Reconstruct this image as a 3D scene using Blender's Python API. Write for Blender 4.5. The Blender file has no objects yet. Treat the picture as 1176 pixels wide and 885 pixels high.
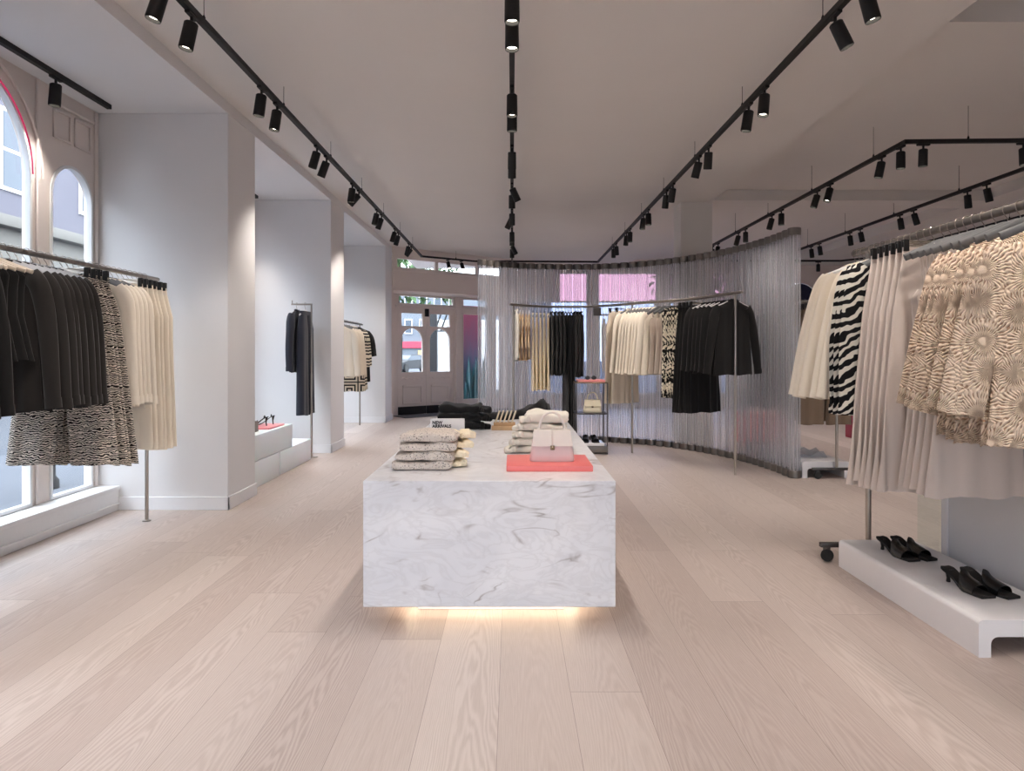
import bpy, bmesh, math, random
from math import sin, cos, pi, radians as R, sqrt, atan2
from mathutils import Vector, Matrix
random.seed(7)
COL = bpy.context.scene.collection
SC = bpy.context.scene
CAMZ, F, CX, HY = 1.25, 784.0, 588.0, 405.0

def at(px, py, Y):
    return Vector(((px - CX) * Y / F, Y, CAMZ + (HY - py) * Y / F))

# ------------------------------------------------------------------ materials
def lin(c):
    return tuple((v / 255 / 12.92) if v / 255 <= .04045 else ((v / 255 + .055) / 1.055) ** 2.4 for v in c) + (1.0,)

class NT:
    def __init__(self, name):
        self.m = bpy.data.materials.new(name); self.m.use_nodes = True
        self.t = self.m.node_tree; self.n = self.t.nodes; self.l = self.t.links
        self.n.clear()
        self.out = self.n.new('ShaderNodeOutputMaterial')
    def new(self, typ, **kw):
        nd = self.n.new(typ)
        for k, v in kw.items():
            if k.startswith('i_'):
                key = k[2:]
                key = int(key) if key.isdigit() else key.replace('__', ' ')
                if hasattr(v, 'links') or isinstance(v, bpy.types.NodeSocket):
                    self.l.new(v, nd.inputs[key])
                else:
                    nd.inputs[key].default_value = v
            else:
                setattr(nd, k, v)
        return nd
    def math(self, op, a, b=None, c=None, clamp=False):
        nd = self.n.new('ShaderNodeMath'); nd.operation = op; nd.use_clamp = clamp
        for i, v in enumerate((a, b, c)):
            if v is None: continue
            if isinstance(v, bpy.types.NodeSocket): self.l.new(v, nd.inputs[i])
            else: nd.inputs[i].default_value = v
        return nd.outputs[0]
    def mix(self, f, a, b):
        nd = self.n.new('ShaderNodeMix'); nd.data_type = 'RGBA'
        for i, v in ((0, f), (6, a), (7, b)):
            if isinstance(v, bpy.types.NodeSocket): self.l.new(v, nd.inputs[i])
            else: nd.inputs[i].default_value = v
        return nd.outputs[2]
    def coords(self, kind='Object', scale=(1, 1, 1), loc=(0, 0, 0)):
        tc = self.n.new('ShaderNodeTexCoord'); mp = self.n.new('ShaderNodeMapping')
        mp.inputs['Scale'].default_value = scale; mp.inputs['Location'].default_value = loc
        self.l.new(tc.outputs[kind], mp.inputs['Vector'])
        return mp.outputs[0]
    def noise(self, vec, scale, detail=3, rough=.5, dist=0):
        nd = self.new('ShaderNodeTexNoise', i_Vector=vec, i_Scale=scale, i_Detail=detail, i_Roughness=rough, i_Distortion=dist)
        return nd.outputs['Fac']
    def ramp(self, fac, stops):
        nd = self.n.new('ShaderNodeValToRGB'); self.l.new(fac, nd.inputs[0])
        cr = nd.color_ramp
        while len(cr.elements) < len(stops): cr.elements.new(.5)
        for e, (p, c) in zip(cr.elements, stops):
            e.position = p; e.color = c if len(c) == 4 else tuple(c) + (1,)
        return nd.outputs[0]
    def bump(self, h, strength=.3, dist=.01):
        return self.new('ShaderNodeBump', i_Height=h, i_Strength=strength, i_Distance=dist).outputs[0]
    def principled(self, color, rough=.5, metal=0, normal=None, spec=.5, **kw):
        p = self.n.new('ShaderNodeBsdfPrincipled')
        for k, v in (('Base Color', color), ('Roughness', rough), ('Metallic', metal), ('Specular IOR Level', spec)):
            if isinstance(v, bpy.types.NodeSocket): self.l.new(v, p.inputs[k])
            else: p.inputs[k].default_value = v
        if normal is not None: self.l.new(normal, p.inputs['Normal'])
        for k, v in kw.items(): p.inputs[k.replace('__', ' ')].default_value = v
        self.l.new(p.outputs[0], self.out.inputs[0])
        return p

M = {}
def plain(name, rgb, rough=.5, metal=0, spec=.5, var=.04, scale=30, bump=0, bscale=200, **kw):
    nt = NT(name); v = nt.coords()
    n = nt.noise(v, scale)
    c = lin(rgb); d = tuple(max(0, x * (1 - var)) for x in c[:3]) + (1,); e = tuple(min(1, x * (1 + var)) for x in c[:3]) + (1,)
    col = nt.mix(n, d, e)
    nm = nt.bump(nt.noise(v, bscale, 2), bump, .002) if bump else None
    nt.principled(col, rough, metal, nm, spec, **kw)
    M[name] = nt.m
def fabric(name, rgb, rough=.9, var=.12, weave=260, bump=.35, sheen=.15):
    nt = NT(name)
    v = nt.coords(scale=(1, 1, .25))
    n = nt.noise(v, 9, 4)
    c = lin(rgb)
    col = nt.mix(n, tuple(x * (1 - var) for x in c[:3]) + (1,), tuple(min(1, x * (1 + var)) for x in c[:3]) + (1,))
    w = nt.noise(nt.coords(), weave, 2)
    nt.principled(col, rough, 0, nt.bump(w, bump, .0015), .25, Sheen__Weight=sheen)
    M[name] = nt.m
def emit(name, rgb, s):
    nt = NT(name)
    e = nt.new('ShaderNodeEmission', i_Color=lin(rgb), i_Strength=s)
    nt.l.new(e.outputs[0], nt.out.inputs[0]); M[name] = nt.m

plain('white_wall', (232, 231, 232), .75, var=.015, scale=3)
plain('white_ceiling', (226, 222, 218), .85, var=.02, scale=2)
plain('cream_paint', (230, 220, 215), .6, var=.02, scale=4)
plain('sill_white', (236, 236, 238), .5, var=.02)
plain('steel', (168, 160, 152), .32, 1.0, var=.06, scale=60)
plain('dark_steel', (92, 88, 86), .42, 1.0, var=.06, scale=60)
plain('cap_steel', (122, 116, 112), .4, .85, var=.1, scale=40)
plain('track_black', (22, 21, 21), .55, spec=.35, var=.08)
plain('black_plastic', (26, 26, 27), .4, spec=.4)
plain('grey_plastic', (98, 99, 101), .5, var=.05)
plain('pale_plastic', (176, 178, 184), .45, var=.04)
plain('beige_plastic', (206, 192, 176), .5, var=.04)
plain('white_gloss', (243, 242, 245), .18, var=.01)
plain('frosted_block', (240, 246, 248), .35, var=.02, scale=5, Subsurface__Weight=.15)
plain('coral', (238, 122, 118), .35, var=.03)
plain('pink_acrylic', (240, 150, 150), .3, var=.03)
plain('cream_leather', (232, 222, 214), .45, var=.03, bump=.15, bscale=300)
plain('cream_leather_shaded', (224, 206, 204), .45, var=.03, bump=.15, bscale=300)  # same leather as the flap, with shade and reflection put into the colour
plain('ivory_leather', (236, 226, 200), .45, var=.03)
plain('black_leather', (16, 16, 17), .22, spec=.6, var=.1)
plain('black_suede', (24, 22, 22), .8, var=.1)
plain('brass', (128, 108, 84), .35, 1.0)
plain('oak', (206, 172, 134), .55, var=.14, scale=18)
plain('cream_card', (232, 220, 196), .6)
plain('sign_white', (232, 230, 230), .35, var=.01)
plain('ink', (28, 28, 30), .6)
plain('brown_box', (112, 100, 92), .6)
plain('asphalt', (66, 70, 78), .9, var=.1, scale=2)
plain('pavement', (82, 86, 94), .9, var=.08, scale=1.5)
plain('facade_beige', (104, 101, 96), .9, var=.05, scale=1)
plain('sky_lavender', (92, 90, 99), .9, var=.06, scale=1)  # lavender of the sky and its reflection put into the colour
plain('facade_grey', (100, 106, 114), .9, var=.06, scale=1)
plain('red_fascia', (176, 44, 66), .6)
plain('ochre', (204, 164, 106), .8)
plain('shop_glass', (60, 70, 82), .3, spec=.4)
plain('bark', (52, 46, 42), .9, var=.2)
plain('car_paint', (22, 25, 31), .5, spec=.3)
plain('tyre', (20, 20, 21), .8)
plain('white_van', (240, 242, 244), .4)
plain('iron', (34, 36, 40), .5)
plain('rubber', (30, 29, 29), .7)
plain('red_board', (172, 24, 44), .5)
plain('door_mat', (88, 88, 94), .95, var=.15, scale=80)
plain('kick_black', (16, 15, 15), .5)
emit('lamp_disc', (255, 244, 226), 9)
emit('led_warm', (255, 230, 198), 10)
emit('neon_pink', (200, 56, 100), .8)
emit('head_lamp', (255, 250, 240), 5)

fabric('black_wool', (26, 25, 26))
fabric('charcoal_wool', (40, 37, 36))
fabric('navy_cloth', (38, 41, 52))
fabric('cream_cloth', (243, 232, 214), var=.05)
fabric('cream_twill', (242, 232, 216), var=.05)
fabric('blush_cloth', (218, 206, 198), var=.05)
fabric('taupe_cloth', (196, 182, 170), var=.06)
fabric('brown_cloth', (122, 104, 88), var=.12)
fabric('white_denim', (232, 226, 214), var=.04)
fabric('sand_cloth', (226, 214, 196), var=.06)

def zebra(name, black, white, scale, stretch, dist, thr=.5, wave=True, tilt=0):
    nt = NT(name); v = nt.coords(scale=stretch)
    v.node.inputs['Rotation'].default_value = (0, R(tilt), 0)
    if wave:
        w = nt.new('ShaderNodeTexWave', i_Vector=v, i_Scale=scale, i_Distortion=dist, i_Detail=2.0)
        w.inputs['Detail Scale'].default_value = 1.4
        w.bands_direction = 'Z'; f = w.outputs['Fac']
    else:
        f = nt.noise(v, scale, 1.5, .5, dist)
    c = nt.ramp(f, [(thr - .03, lin(black)), (thr + .03, lin(white))])
    nt.principled(c, .9, 0, nt.bump(nt.noise(nt.coords(), 260, 2), .3, .0015), .2)
    M[name] = nt.m
zebra('zebra_fine', (30, 27, 26), (216, 206, 194), 24, (1.0, 1.0, 1.0), 9, .52)
zebra('zebra_bold', (24, 24, 27), (226, 222, 212), 6.4, (1.0, .4, 1.0), 7.5, .60, tilt=32)
zebra('abstract_print', (22, 21, 21), (240, 230, 210), 17, (1.0, 1.0, 1.0), 1.6, .51, wave=False)

def geo_print(name):
    nt = NT(name); v = nt.coords(scale=(3.6, 0.0, 3.6))
    vo = nt.new('ShaderNodeTexVoronoi', i_Vector=v, i_Scale=1.0, i_Randomness=0.0, distance='CHEBYCHEV')
    s = nt.math('SINE', nt.math('MULTIPLY', vo.outputs['Distance'], 34))
    c = nt.ramp(nt.math('ADD', nt.math('MULTIPLY', s, .5), .5), [(.46, lin((24, 22, 22))), (.54, lin((226, 216, 196)))])
    nt.principled(c, .85); M[name] = nt.m
geo_print('square_print')

def crochet(name, cell, petals, light, dark, bumpd=.02):
    nt = NT(name); v = nt.coords(scale=(1, 0.25, 1))
    wob = nt.new('ShaderNodeTexNoise', i_Vector=v, i_Scale=22.0, i_Detail=2.0)
    off = nt.new('ShaderNodeVectorMath', operation='SCALE', i_0=wob.outputs['Color']); off.inputs['Scale'].default_value = .035
    vv = nt.new('ShaderNodeVectorMath', operation='ADD', i_0=v, i_1=off.outputs[0]).outputs[0]
    vo = nt.new('ShaderNodeTexVoronoi', i_Vector=vv, i_Scale=1.0 / cell, i_Randomness=.55)
    sub = nt.new('ShaderNodeVectorMath', operation='SUBTRACT')
    sc = nt.new('ShaderNodeVectorMath', operation='SCALE', i_0=vv); sc.inputs['Scale'].default_value = 1.0 / cell
    posv = nt.new('ShaderNodeVectorMath', operation='SCALE', i_0=vo.outputs['Position']); posv.inputs['Scale'].default_value = 1.0 / cell
    # voronoi position is in input space
    nt.l.new(vv, sub.inputs[0]); nt.l.new(vo.outputs['Position'], sub.inputs[1])
    sep = nt.new('ShaderNodeSeparateXYZ', i_0=sub.outputs[0])
    ang = nt.math('ARCTAN2', sep.outputs[2], sep.outputs[0])
    d = vo.outputs['Distance']
    rib = nt.math('ADD', nt.math('MULTIPLY', nt.math('SINE', nt.math('MULTIPLY', ang, petals)), .5), .5)
    ring = nt.math('ADD', nt.math('MULTIPLY', nt.math('SINE', nt.math('MULTIPLY', d, 30)), .5), .5)
    inner = nt.math('SUBTRACT', 1.0, nt.math('MULTIPLY', nt.math('SUBTRACT', d, .04), 7.0, None, True), None, True)
    rib2 = nt.math('MAXIMUM', nt.math('MULTIPLY', rib, nt.math('SUBTRACT', 1.0, inner)), nt.math('MULTIPLY', .38, inner))
    h = nt.math('ADD', nt.math('MULTIPLY', rib2, .68), nt.math('MULTIPLY', ring, .32))
    fine = nt.noise(nt.coords(), 330, 2)
    h2 = nt.math('ADD', h, nt.math('MULTIPLY', fine, .25))
    holes = nt.ramp(h, [(.10, lin(dark)), (.40, lin(light))])
    nt.principled(holes, .95, 0, nt.bump(h2, .9, bumpd), .15); M[name] = nt.m
crochet('crochet_cream', .15, 38, (252, 231, 209), (178, 145, 119), .011)
crochet('crochet_pale', .13, 22, (224, 204, 184), (136, 112, 92))

def speckle(name, light, dark, scale, thr):
    nt = NT(name); v = nt.coords()
    vo = nt.new('ShaderNodeTexVoronoi', i_Vector=v, i_Scale=scale)
    n = nt.noise(v, scale * .35, 2)
    f = nt.math('ADD', nt.math('MULTIPLY', vo.outputs['Distance'], .8), nt.math('MULTIPLY', n, .5))
    c = nt.ramp(f, [(thr - .08, lin(dark)), (thr + .03, lin(light))])
    nt.principled(c, .95, 0, nt.bump(f, .8, .008), .15); M[name] = nt.m
speckle('eyelet_knit', (224, 212, 202), (92, 78, 74), 120, .47)
speckle('gold_knit', (250, 236, 208), (186, 150, 108), 60, .34)
def striped_knit(name):
    nt = NT(name); v = nt.coords(scale=(1, 1, 1))
    n = nt.noise(nt.coords(scale=(1, 1, .35)), 26, 3)
    c = nt.ramp(n, [(.38, lin((176, 134, 92))), (.56, lin((244, 224, 190)))])
    nt.principled(c, .9, 0, nt.bump(n, .6, .008), .15); M[name] = nt.m
striped_knit('ochre_knit')

def marble():
    nt = NT('marble'); v = nt.coords(scale=(1.0, .7, 2.1))
    n1 = nt.noise(v, 1.9, 2.2, .45, 2.6)
    vein = nt.math('SUBTRACT', 1.0, nt.math('MULTIPLY', nt.math('ABSOLUTE', nt.math('SUBTRACT', n1, .5)), 22), clamp=True)
    mask = nt.ramp(nt.noise(v, 3.3, 2, .5, 1.2), [(.50, (0, 0, 0)), (.72, (1, 1, 1))])
    vein = nt.math('MULTIPLY', nt.math('POWER', vein, 1.6), mask)
    n2 = nt.noise(v, 3.6, 3, .5, 3.2)
    smoke = nt.math('MULTIPLY', nt.math('SUBTRACT', 1.0, nt.math('MULTIPLY', nt.math('ABSOLUTE', nt.math('SUBTRACT', n2, .48)), 12), clamp=True), .16)
    cloud = nt.noise(v, 1.4, 3, .5, 1.0)
    base = nt.ramp(cloud, [(.35, lin((222, 222, 227))), (.62, lin((236, 235, 238)))])
    c = nt.mix(smoke, base, lin((176, 172, 172)))
    c = nt.mix(nt.math('MULTIPLY', vein, .75), c, lin((134, 120, 114)))
    nt.principled(c, .3); M['marble'] = nt.m
marble()

def floor_mat():
    nt = NT('oak_planks'); v = nt.coords()
    sep = nt.new('ShaderNodeSeparateXYZ', i_0=v)
    W, L = .262, 3.6
    px = nt.math('DIVIDE', nt.math('ADD', sep.outputs[0], .047 + 20 * W), W)
    ix = nt.math('FLOOR', px); fx = nt.math('FRACT', px)
    r1 = nt.new('ShaderNodeTexWhiteNoise', noise_dimensions='1D', i_W=ix).outputs['Value']
    py = nt.math('ADD', nt.math('DIVIDE', sep.outputs[1], L), nt.math('MULTIPLY', r1, 7.3))
    iy = nt.math('FLOOR', py); fy = nt.math('FRACT', py)
    cell = nt.new('ShaderNodeCombineXYZ', i_0=ix, i_1=iy, i_2=0.0)
    rw = nt.new('ShaderNodeTexWhiteNoise', noise_dimensions='3D', i_Vector=cell.outputs[0])
    rv = rw.outputs['Value']
    # cathedral grain: rings of a stretched, warped distance field per plank
    lx = nt.math('MULTIPLY', nt.math('SUBTRACT', fx, nt.math('ADD', .3, nt.math('MULTIPLY', rv, .4))), W)
    off = nt.math('MULTIPLY', rv, 37.0)
    yy = nt.math('ADD', sep.outputs[1], off)
    gv = nt.new('ShaderNodeCombineXYZ', i_0=nt.math('MULTIPLY', lx, 4.0), i_1=nt.math('MULTIPLY', yy, .45), i_2=off)
    w1 = nt.noise(gv.outputs[0], 1.6, 3, .5)
    gv2 = nt.new('ShaderNodeCombineXYZ', i_0=nt.math('MULTIPLY', lx, 40.0), i_1=nt.math('MULTIPLY', yy, 3.0), i_2=off)
    w2 = nt.noise(gv2.outputs[0], 1.5, 4, .55)
    par = nt.math('MULTIPLY', nt.math('MULTIPLY', lx, lx), 95.0)
    ph = nt.math('ADD', nt.math('ADD', nt.math('MULTIPLY', yy, .6), par), nt.math('ADD', nt.math('MULTIPLY', w1, 2.2), nt.math('MULTIPLY', w2, .12)))
    rings = nt.math('ADD', nt.math('MULTIPLY', nt.math('SINE', nt.math('MULTIPLY', ph, 40.0)), .5), .5)
    gv3 = nt.new('ShaderNodeCombineXYZ', i_0=nt.math('MULTIPLY', sep.outputs[0], 120.0), i_1=nt.math('MULTIPLY', sep.outputs[1], 3.2), i_2=off)
    fib = nt.noise(gv3.outputs[0], 3.0, 4, .6)
    g = nt.math('ADD', nt.math('MULTIPLY', rings, nt.math('ADD', .12, nt.math('MULTIPLY', r1, .28))), nt.math('MULTIPLY', fib, .72))
    tone = nt.mix(rv, lin((168, 152, 145)), lin((198, 185, 178)))
    pale = nt.mix(.55, tone, lin((214, 203, 197)))
    dk = nt.mix(.28, tone, lin((148, 129, 120)))
    c = nt.ramp(g, [(.22, (0, 0, 0)), (.72, (1, 1, 1))])
    col = nt.mix(c, dk, pale)
    big = nt.noise(gv.outputs[0], 1.1, 2)
    col = nt.mix(nt.math('MULTIPLY', big, .35), col, tone)
    sx = nt.math('LESS_THAN', nt.math('MULTIPLY', nt.math('MINIMUM', fx, nt.math('SUBTRACT', 1.0, fx)), W), .0010)
    sy = nt.math('LESS_THAN', nt.math('MULTIPLY', nt.math('MINIMUM', fy, nt.math('SUBTRACT', 1.0, fy)), L), .0016)
    seam = nt.math('MAXIMUM', sx, sy)
    col = nt.mix(nt.math('MULTIPLY', seam, .62), col, lin((116, 100, 92)))
    nt.principled(col, nt.math('ADD', .36, nt.math('MULTIPLY', fib, .16)), 0, nt.bump(g, .12, .002), .4)
    M['oak_planks'] = nt.m
floor_mat()

def glass(name, tint=(.97, .99, 1.0, 1), refl=1.0, haze=0.0):
    nt = NT(name)
    tr = nt.new('ShaderNodeBsdfTransparent', i_Color=tint)
    gl = nt.new('ShaderNodeBsdfGlossy', i_Roughness=.03)
    lw = nt.new('ShaderNodeLayerWeight', i_Blend=.5)
    fr = nt.math('ADD', .03, nt.math('MULTIPLY', nt.math('POWER', lw.outputs['Facing'], 4.0), .5))
    mx = nt.new('ShaderNodeMixShader'); nt.l.new(nt.math('MULTIPLY', fr, refl, None, True), mx.inputs[0])
    nt.l.new(tr.outputs[0], mx.inputs[1]); nt.l.new(gl.outputs[0], mx.inputs[2])
    o = mx.outputs[0]
    if haze:
        df = nt.new('ShaderNodeBsdfDiffuse', i_Color=(.88, .89, .92, 1))
        m2 = nt.new('ShaderNodeMixShader', i_0=haze)
        nt.l.new(o, m2.inputs[1]); nt.l.new(df.outputs[0], m2.inputs[2]); o = m2.outputs[0]
    nt.l.new(o, nt.out.inputs[0]); M[name] = nt.m
glass('window_glass')
glass('panel_glass', (.93, .97, .96, 1))
glass('hazy_panel', (.85, .87, .89, 1), 1.6, .75)
glass('pink_pane', (.46, .33, .39, 1))
glass('blue_pane', (.44, .48, .58, 1))
glass('violet_pane', (.02, .018, .028, 1), 1.2)
glass('clear_plastic', (.95, .96, .98, 1), 2.0, .32)

def tube_mat():
    nt = NT('ribbed_polycarbonate')
    sep = nt.new('ShaderNodeSeparateXYZ', i_0=nt.coords())
    a = nt.math('ARCTAN2', sep.outputs[1], sep.outputs[0])
    rib = nt.math('ADD', nt.math('MULTIPLY', nt.math('SINE', nt.math('MULTIPLY', a, 11)), .5), .5)
    rib = nt.math('POWER', rib, 5.0)
    lw = nt.new('ShaderNodeLayerWeight', i_Blend=.5)
    nrm = nt.bump(rib, .3, .004)
    tr = nt.new('ShaderNodeBsdfTransparent', i_Color=(.95, .955, .97, 1))
    rf = nt.new('ShaderNodeBsdfGlossy', i_Roughness=.16, i_Color=(1, 1, 1, 1), i_Normal=nrm)
    df = nt.new('ShaderNodeBsdfDiffuse', i_Color=(.86, .86, .9, 1))
    tl = nt.new('ShaderNodeBsdfTranslucent', i_Color=(.88, .88, .92, 1))
    dm = nt.new('ShaderNodeMixShader', i_0=.5); nt.l.new(df.outputs[0], dm.inputs[1]); nt.l.new(tl.outputs[0], dm.inputs[2])
    m1 = nt.new('ShaderNodeMixShader'); nt.l.new(nt.math('ADD', .27, nt.math('MULTIPLY', rib, .20)), m1.inputs[0])
    nt.l.new(tr.outputs[0], m1.inputs[1]); nt.l.new(dm.outputs[0], m1.inputs[2])
    m2 = nt.new('ShaderNodeMixShader'); nt.l.new(nt.math('ADD', .03, nt.math('MULTIPLY', nt.math('POWER', lw.outputs['Facing'], 3.0), .55)), m2.inputs[0])
    nt.l.new(m1.outputs[0], m2.inputs[1]); nt.l.new(rf.outputs[0], m2.inputs[2])
    nt.l.new(m2.outputs[0], nt.out.inputs[0]); M['ribbed_polycarbonate'] = nt.m
tube_mat()

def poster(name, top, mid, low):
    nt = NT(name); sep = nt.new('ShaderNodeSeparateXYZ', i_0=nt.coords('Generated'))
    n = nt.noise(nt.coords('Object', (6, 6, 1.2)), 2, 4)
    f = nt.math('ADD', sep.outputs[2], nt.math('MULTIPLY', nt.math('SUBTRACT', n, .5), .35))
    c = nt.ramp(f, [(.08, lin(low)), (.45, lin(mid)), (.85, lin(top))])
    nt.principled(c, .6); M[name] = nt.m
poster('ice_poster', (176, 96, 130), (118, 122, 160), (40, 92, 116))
poster('pink_blue_poster', (216, 140, 166), (170, 182, 210), (150, 164, 196))
def leaf_mat():
    nt = NT('leaf_green'); n = nt.noise(nt.coords(), 3)
    nt.principled(nt.ramp(n, [(.3, lin((34, 58, 36))), (.7, lin((96, 128, 78)))]), .6); M['leaf_green'] = nt.m
leaf_mat()

# ------------------------------------------------------------------ mesh helpers
def finish(bm, name, mat, smooth=True, angle=40):
    bmesh.ops.recalc_face_normals(bm, faces=bm.faces)
    me = bpy.data.meshes.new(name); bm.to_mesh(me); bm.free()
    for m in (mat if isinstance(mat, (list, tuple)) else [mat]): me.materials.append(M[m])
    if smooth:
        me.polygons.foreach_set('use_smooth', [True] * len(me.polygons))
        me.set_sharp_from_angle(angle=R(angle))
    return me
def link(name, me, parent=None, loc=(0, 0, 0), rot=(0, 0, 0)):
    o = bpy.data.objects.new(name, me); COL.objects.link(o)
    o.location = loc; o.rotation_euler = rot
    if parent is not None: o.parent = parent
    return o
def tag(o, label, cat, group=None):
    o['label'] = label; o['category'] = cat
    if group: o['group'] = group
    return o
def thing(name, label, cat, loc=(0, 0, 0), rz=0.0, group=None):
    o = bpy.data.objects.new(name, None); COL.objects.link(o); o.empty_display_size = .1
    o.location = loc; o.rotation_euler = (0, 0, rz)
    return tag(o, label, cat, group)
def struct(name, bm_or_me, mat=None, parent=None):
    me = bm_or_me if isinstance(bm_or_me, bpy.types.Mesh) else finish(bm_or_me, name, mat)
    o = link(name, me, parent); o['kind'] = 'structure'
    return o
def dup(src, loc, rz, label, group=None):
    r = src.copy(); COL.objects.link(r); r.location = loc; r.rotation_euler = (0, 0, rz); r['label'] = label
    if group: r['group'] = group
    for ch in list(src.children):
        c = ch.copy(); COL.objects.link(c); c.parent = r
        for g in list(ch.children):
            d = g.copy(); COL.objects.link(d); d.parent = c
    return r

def box(bm, x0, x1, y0, y1, z0, z1, bev=0.0, seg=2, mat=None):
    r = bmesh.ops.create_cube(bm, size=1.0)
    for v in r['verts']:
        v.co = Vector(((x0 + x1) / 2 + v.co.x * (x1 - x0), (y0 + y1) / 2 + v.co.y * (y1 - y0), (z0 + z1) / 2 + v.co.z * (z1 - z0)))
    if bev:
        es = list({e for v in r['verts'] for e in v.link_edges})
        bmesh.ops.bevel(bm, geom=es, offset=bev, segments=seg, affect='EDGES', profile=.6)
    return bm
def nb(): return bmesh.new()
def boxm(name, mat, x0, x1, y0, y1, z0, z1, bev=0.0, parent=None):
    return link(name, finish(box(nb(), x0, x1, y0, y1, z0, z1, bev), name, mat), parent)
def loft(bm, rings, cap0=True, cap1=True, closed=True):
    vr = [[bm.verts.new(p) for p in r] for r in rings]
    n = len(vr[0])
    for a, b in zip(vr, vr[1:]):
        for i in range(n if closed else n - 1):
            j = (i + 1) % n
            bm.faces.new((a[i], a[j], b[j], b[i]))
    if cap0: bm.faces.new(vr[0])
    if cap1: bm.faces.new(vr[-1])
    return vr
def tube(bm, pts, r, n=10, caps=True, ry=None):
    pts = [Vector(p) for p in pts]; rings = []; up = None
    for i, p in enumerate(pts):
        t = (pts[min(i + 1, len(pts) - 1)] - pts[max(i - 1, 0)]).normalized()
        if up is None:
            up = Vector((0, 0, 1)) if abs(t.z) < .9 else Vector((0, 1, 0))
        s = t.cross(up)
        if s.length < 1e-5: s = t.orthogonal()
        s.normalize(); u = s.cross(t).normalized(); up = u
        rr = r[i] if isinstance(r, (list, tuple)) else r
        r2 = rr if ry is None else (ry[i] if isinstance(ry, (list, tuple)) else ry)
        rings.append([p + s * (rr * cos(2 * pi * k / n)) + u * (r2 * sin(2 * pi * k / n)) for k in range(n)])
    loft(bm, rings, caps, caps)
    return bm
def lathe(bm, prof, n=24, c=(0, 0, 0), cap=True):
    rings = [[Vector((c[0] + r * cos(2 * pi * k / n), c[1] + r * sin(2 * pi * k / n), c[2] + z)) for k in range(n)] for r, z in prof]
    loft(bm, rings, cap, cap); return bm
def arc(cx, cz, r, a0, a1, n=12, y=0.0):
    return [(cx + r * cos(R(a0 + (a1 - a0) * i / n)), y, cz + r * sin(R(a0 + (a1 - a0) * i / n))) for i in range(n + 1)]

def plate(name, mat, outer, holes, t, mw):
    """A flat plate with cut-out openings: outlines in local (u, w), thickness t, placed by matrix mw."""
    cu = bpy.data.curves.new(name, 'CURVE'); cu.dimensions = '2D'; cu.fill_mode = 'BOTH'; cu.extrude = t / 2
    for loop in [outer] + list(holes):
        sp = cu.splines.new('POLY'); sp.points.add(len(loop) - 1); sp.use_cyclic_u = True
        for p, q in zip(sp.points, loop): p.co = (q[0], q[1], 0, 1)
    o = bpy.data.objects.new(name, cu); COL.objects.link(o)
    dg = bpy.context.evaluated_depsgraph_get(); dg.update()
    me = bpy.data.meshes.new_from_object(o.evaluated_get(dg)); bpy.data.objects.remove(o); bpy.data.curves.remove(cu)
    me.transform(mw); me.materials.clear(); me.materials.append(M[mat])
    return me
def arch_loop(u0, u1, w0, spring, n=16):
    r = (u1 - u0) / 2; c = (u0 + u1) / 2
    return [(u0, w0), (u1, w0)] + [(c + r * cos(pi * i / n), spring + r * sin(pi * i / n)) for i in range(n + 1)]
def rect(u0, u1, w0, w1): return [(u0, w0), (u1, w0), (u1, w1), (u0, w1)]

ORD = ['first', 'second', 'third', 'fourth', 'fifth', 'sixth', 'seventh', 'eighth', 'ninth', 'tenth', 'eleventh', 'twelfth', 'thirteenth', 'fourteenth']
# ------------------------------------------------------------------ camera, world
cam = bpy.data.cameras.new('camera'); cam.lens = 24; cam.sensor_width = 36; cam.shift_y = -(442.5 - HY) / 1176
co = bpy.data.objects.new('camera', cam); COL.objects.link(co); co.location = (0, 0, CAMZ); co.rotation_euler = (R(90), 0, 0)
SC.camera = co
SC.view_settings.view_transform = 'Standard'; SC.view_settings.look = 'None'; SC.view_settings.gamma = 1
SC.view_settings.use_curve_mapping = False
EXPOSURE = 0.18
SC.view_settings.exposure = EXPOSURE
SC.cycles.use_denoising = True
SC.cycles.max_bounces = 8; SC.cycles.diffuse_bounces = 4; SC.cycles.glossy_bounces = 3
SC.cycles.transparent_max_bounces = 24; SC.cycles.sample_clamp_indirect = 6
SC.cycles.caustics_reflective = False; SC.cycles.caustics_refractive = False
w = bpy.data.worlds.new('world'); SC.world = w; w.use_nodes = True
bg = w.node_tree.nodes['Background']; bg.inputs[0].default_value = (.84, .91, 1.0, 1); bg.inputs[1].default_value = 8.5

# ------------------------------------------------------------------ the setting
XF, XI = -3.3, -2.262           # facade plane, inner face of the pillars
ZA, ZM, ZR = 3.158, 3.25, 3.387  # ceilings: window bays, middle, platform side
struct('floor', box(nb(), -3.45, 7.9, -3.1, 16.2, -.1, 0), 'oak_planks')
bm = nb()
box(bm, XI, 2.64, -3.1, 16.2, ZM, 4.0)
box(bm, 2.64, 6.2, 4.41, 16.2, ZR, 4.0)
box(bm, 2.64, 6.2, -3.1, 4.41, 3.8, 4.0)
box(bm, 6.2, 7.9, -3.1, 16.2, ZM, 4.0)
struct('ceiling', bm, 'white_ceiling')
struct('ceiling', box(nb(), -3.45, XI, -3.1, 12.85, ZA, 4.0), 'white_wall')
struct('beam', box(nb(), 2.64, 6.2, 8.96, 9.45, ZM, ZR), 'white_ceiling')
struct('column', box(nb(), 2.24, 2.66, 9.06, 9.45, 0, ZM), 'white_ceiling')
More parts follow.
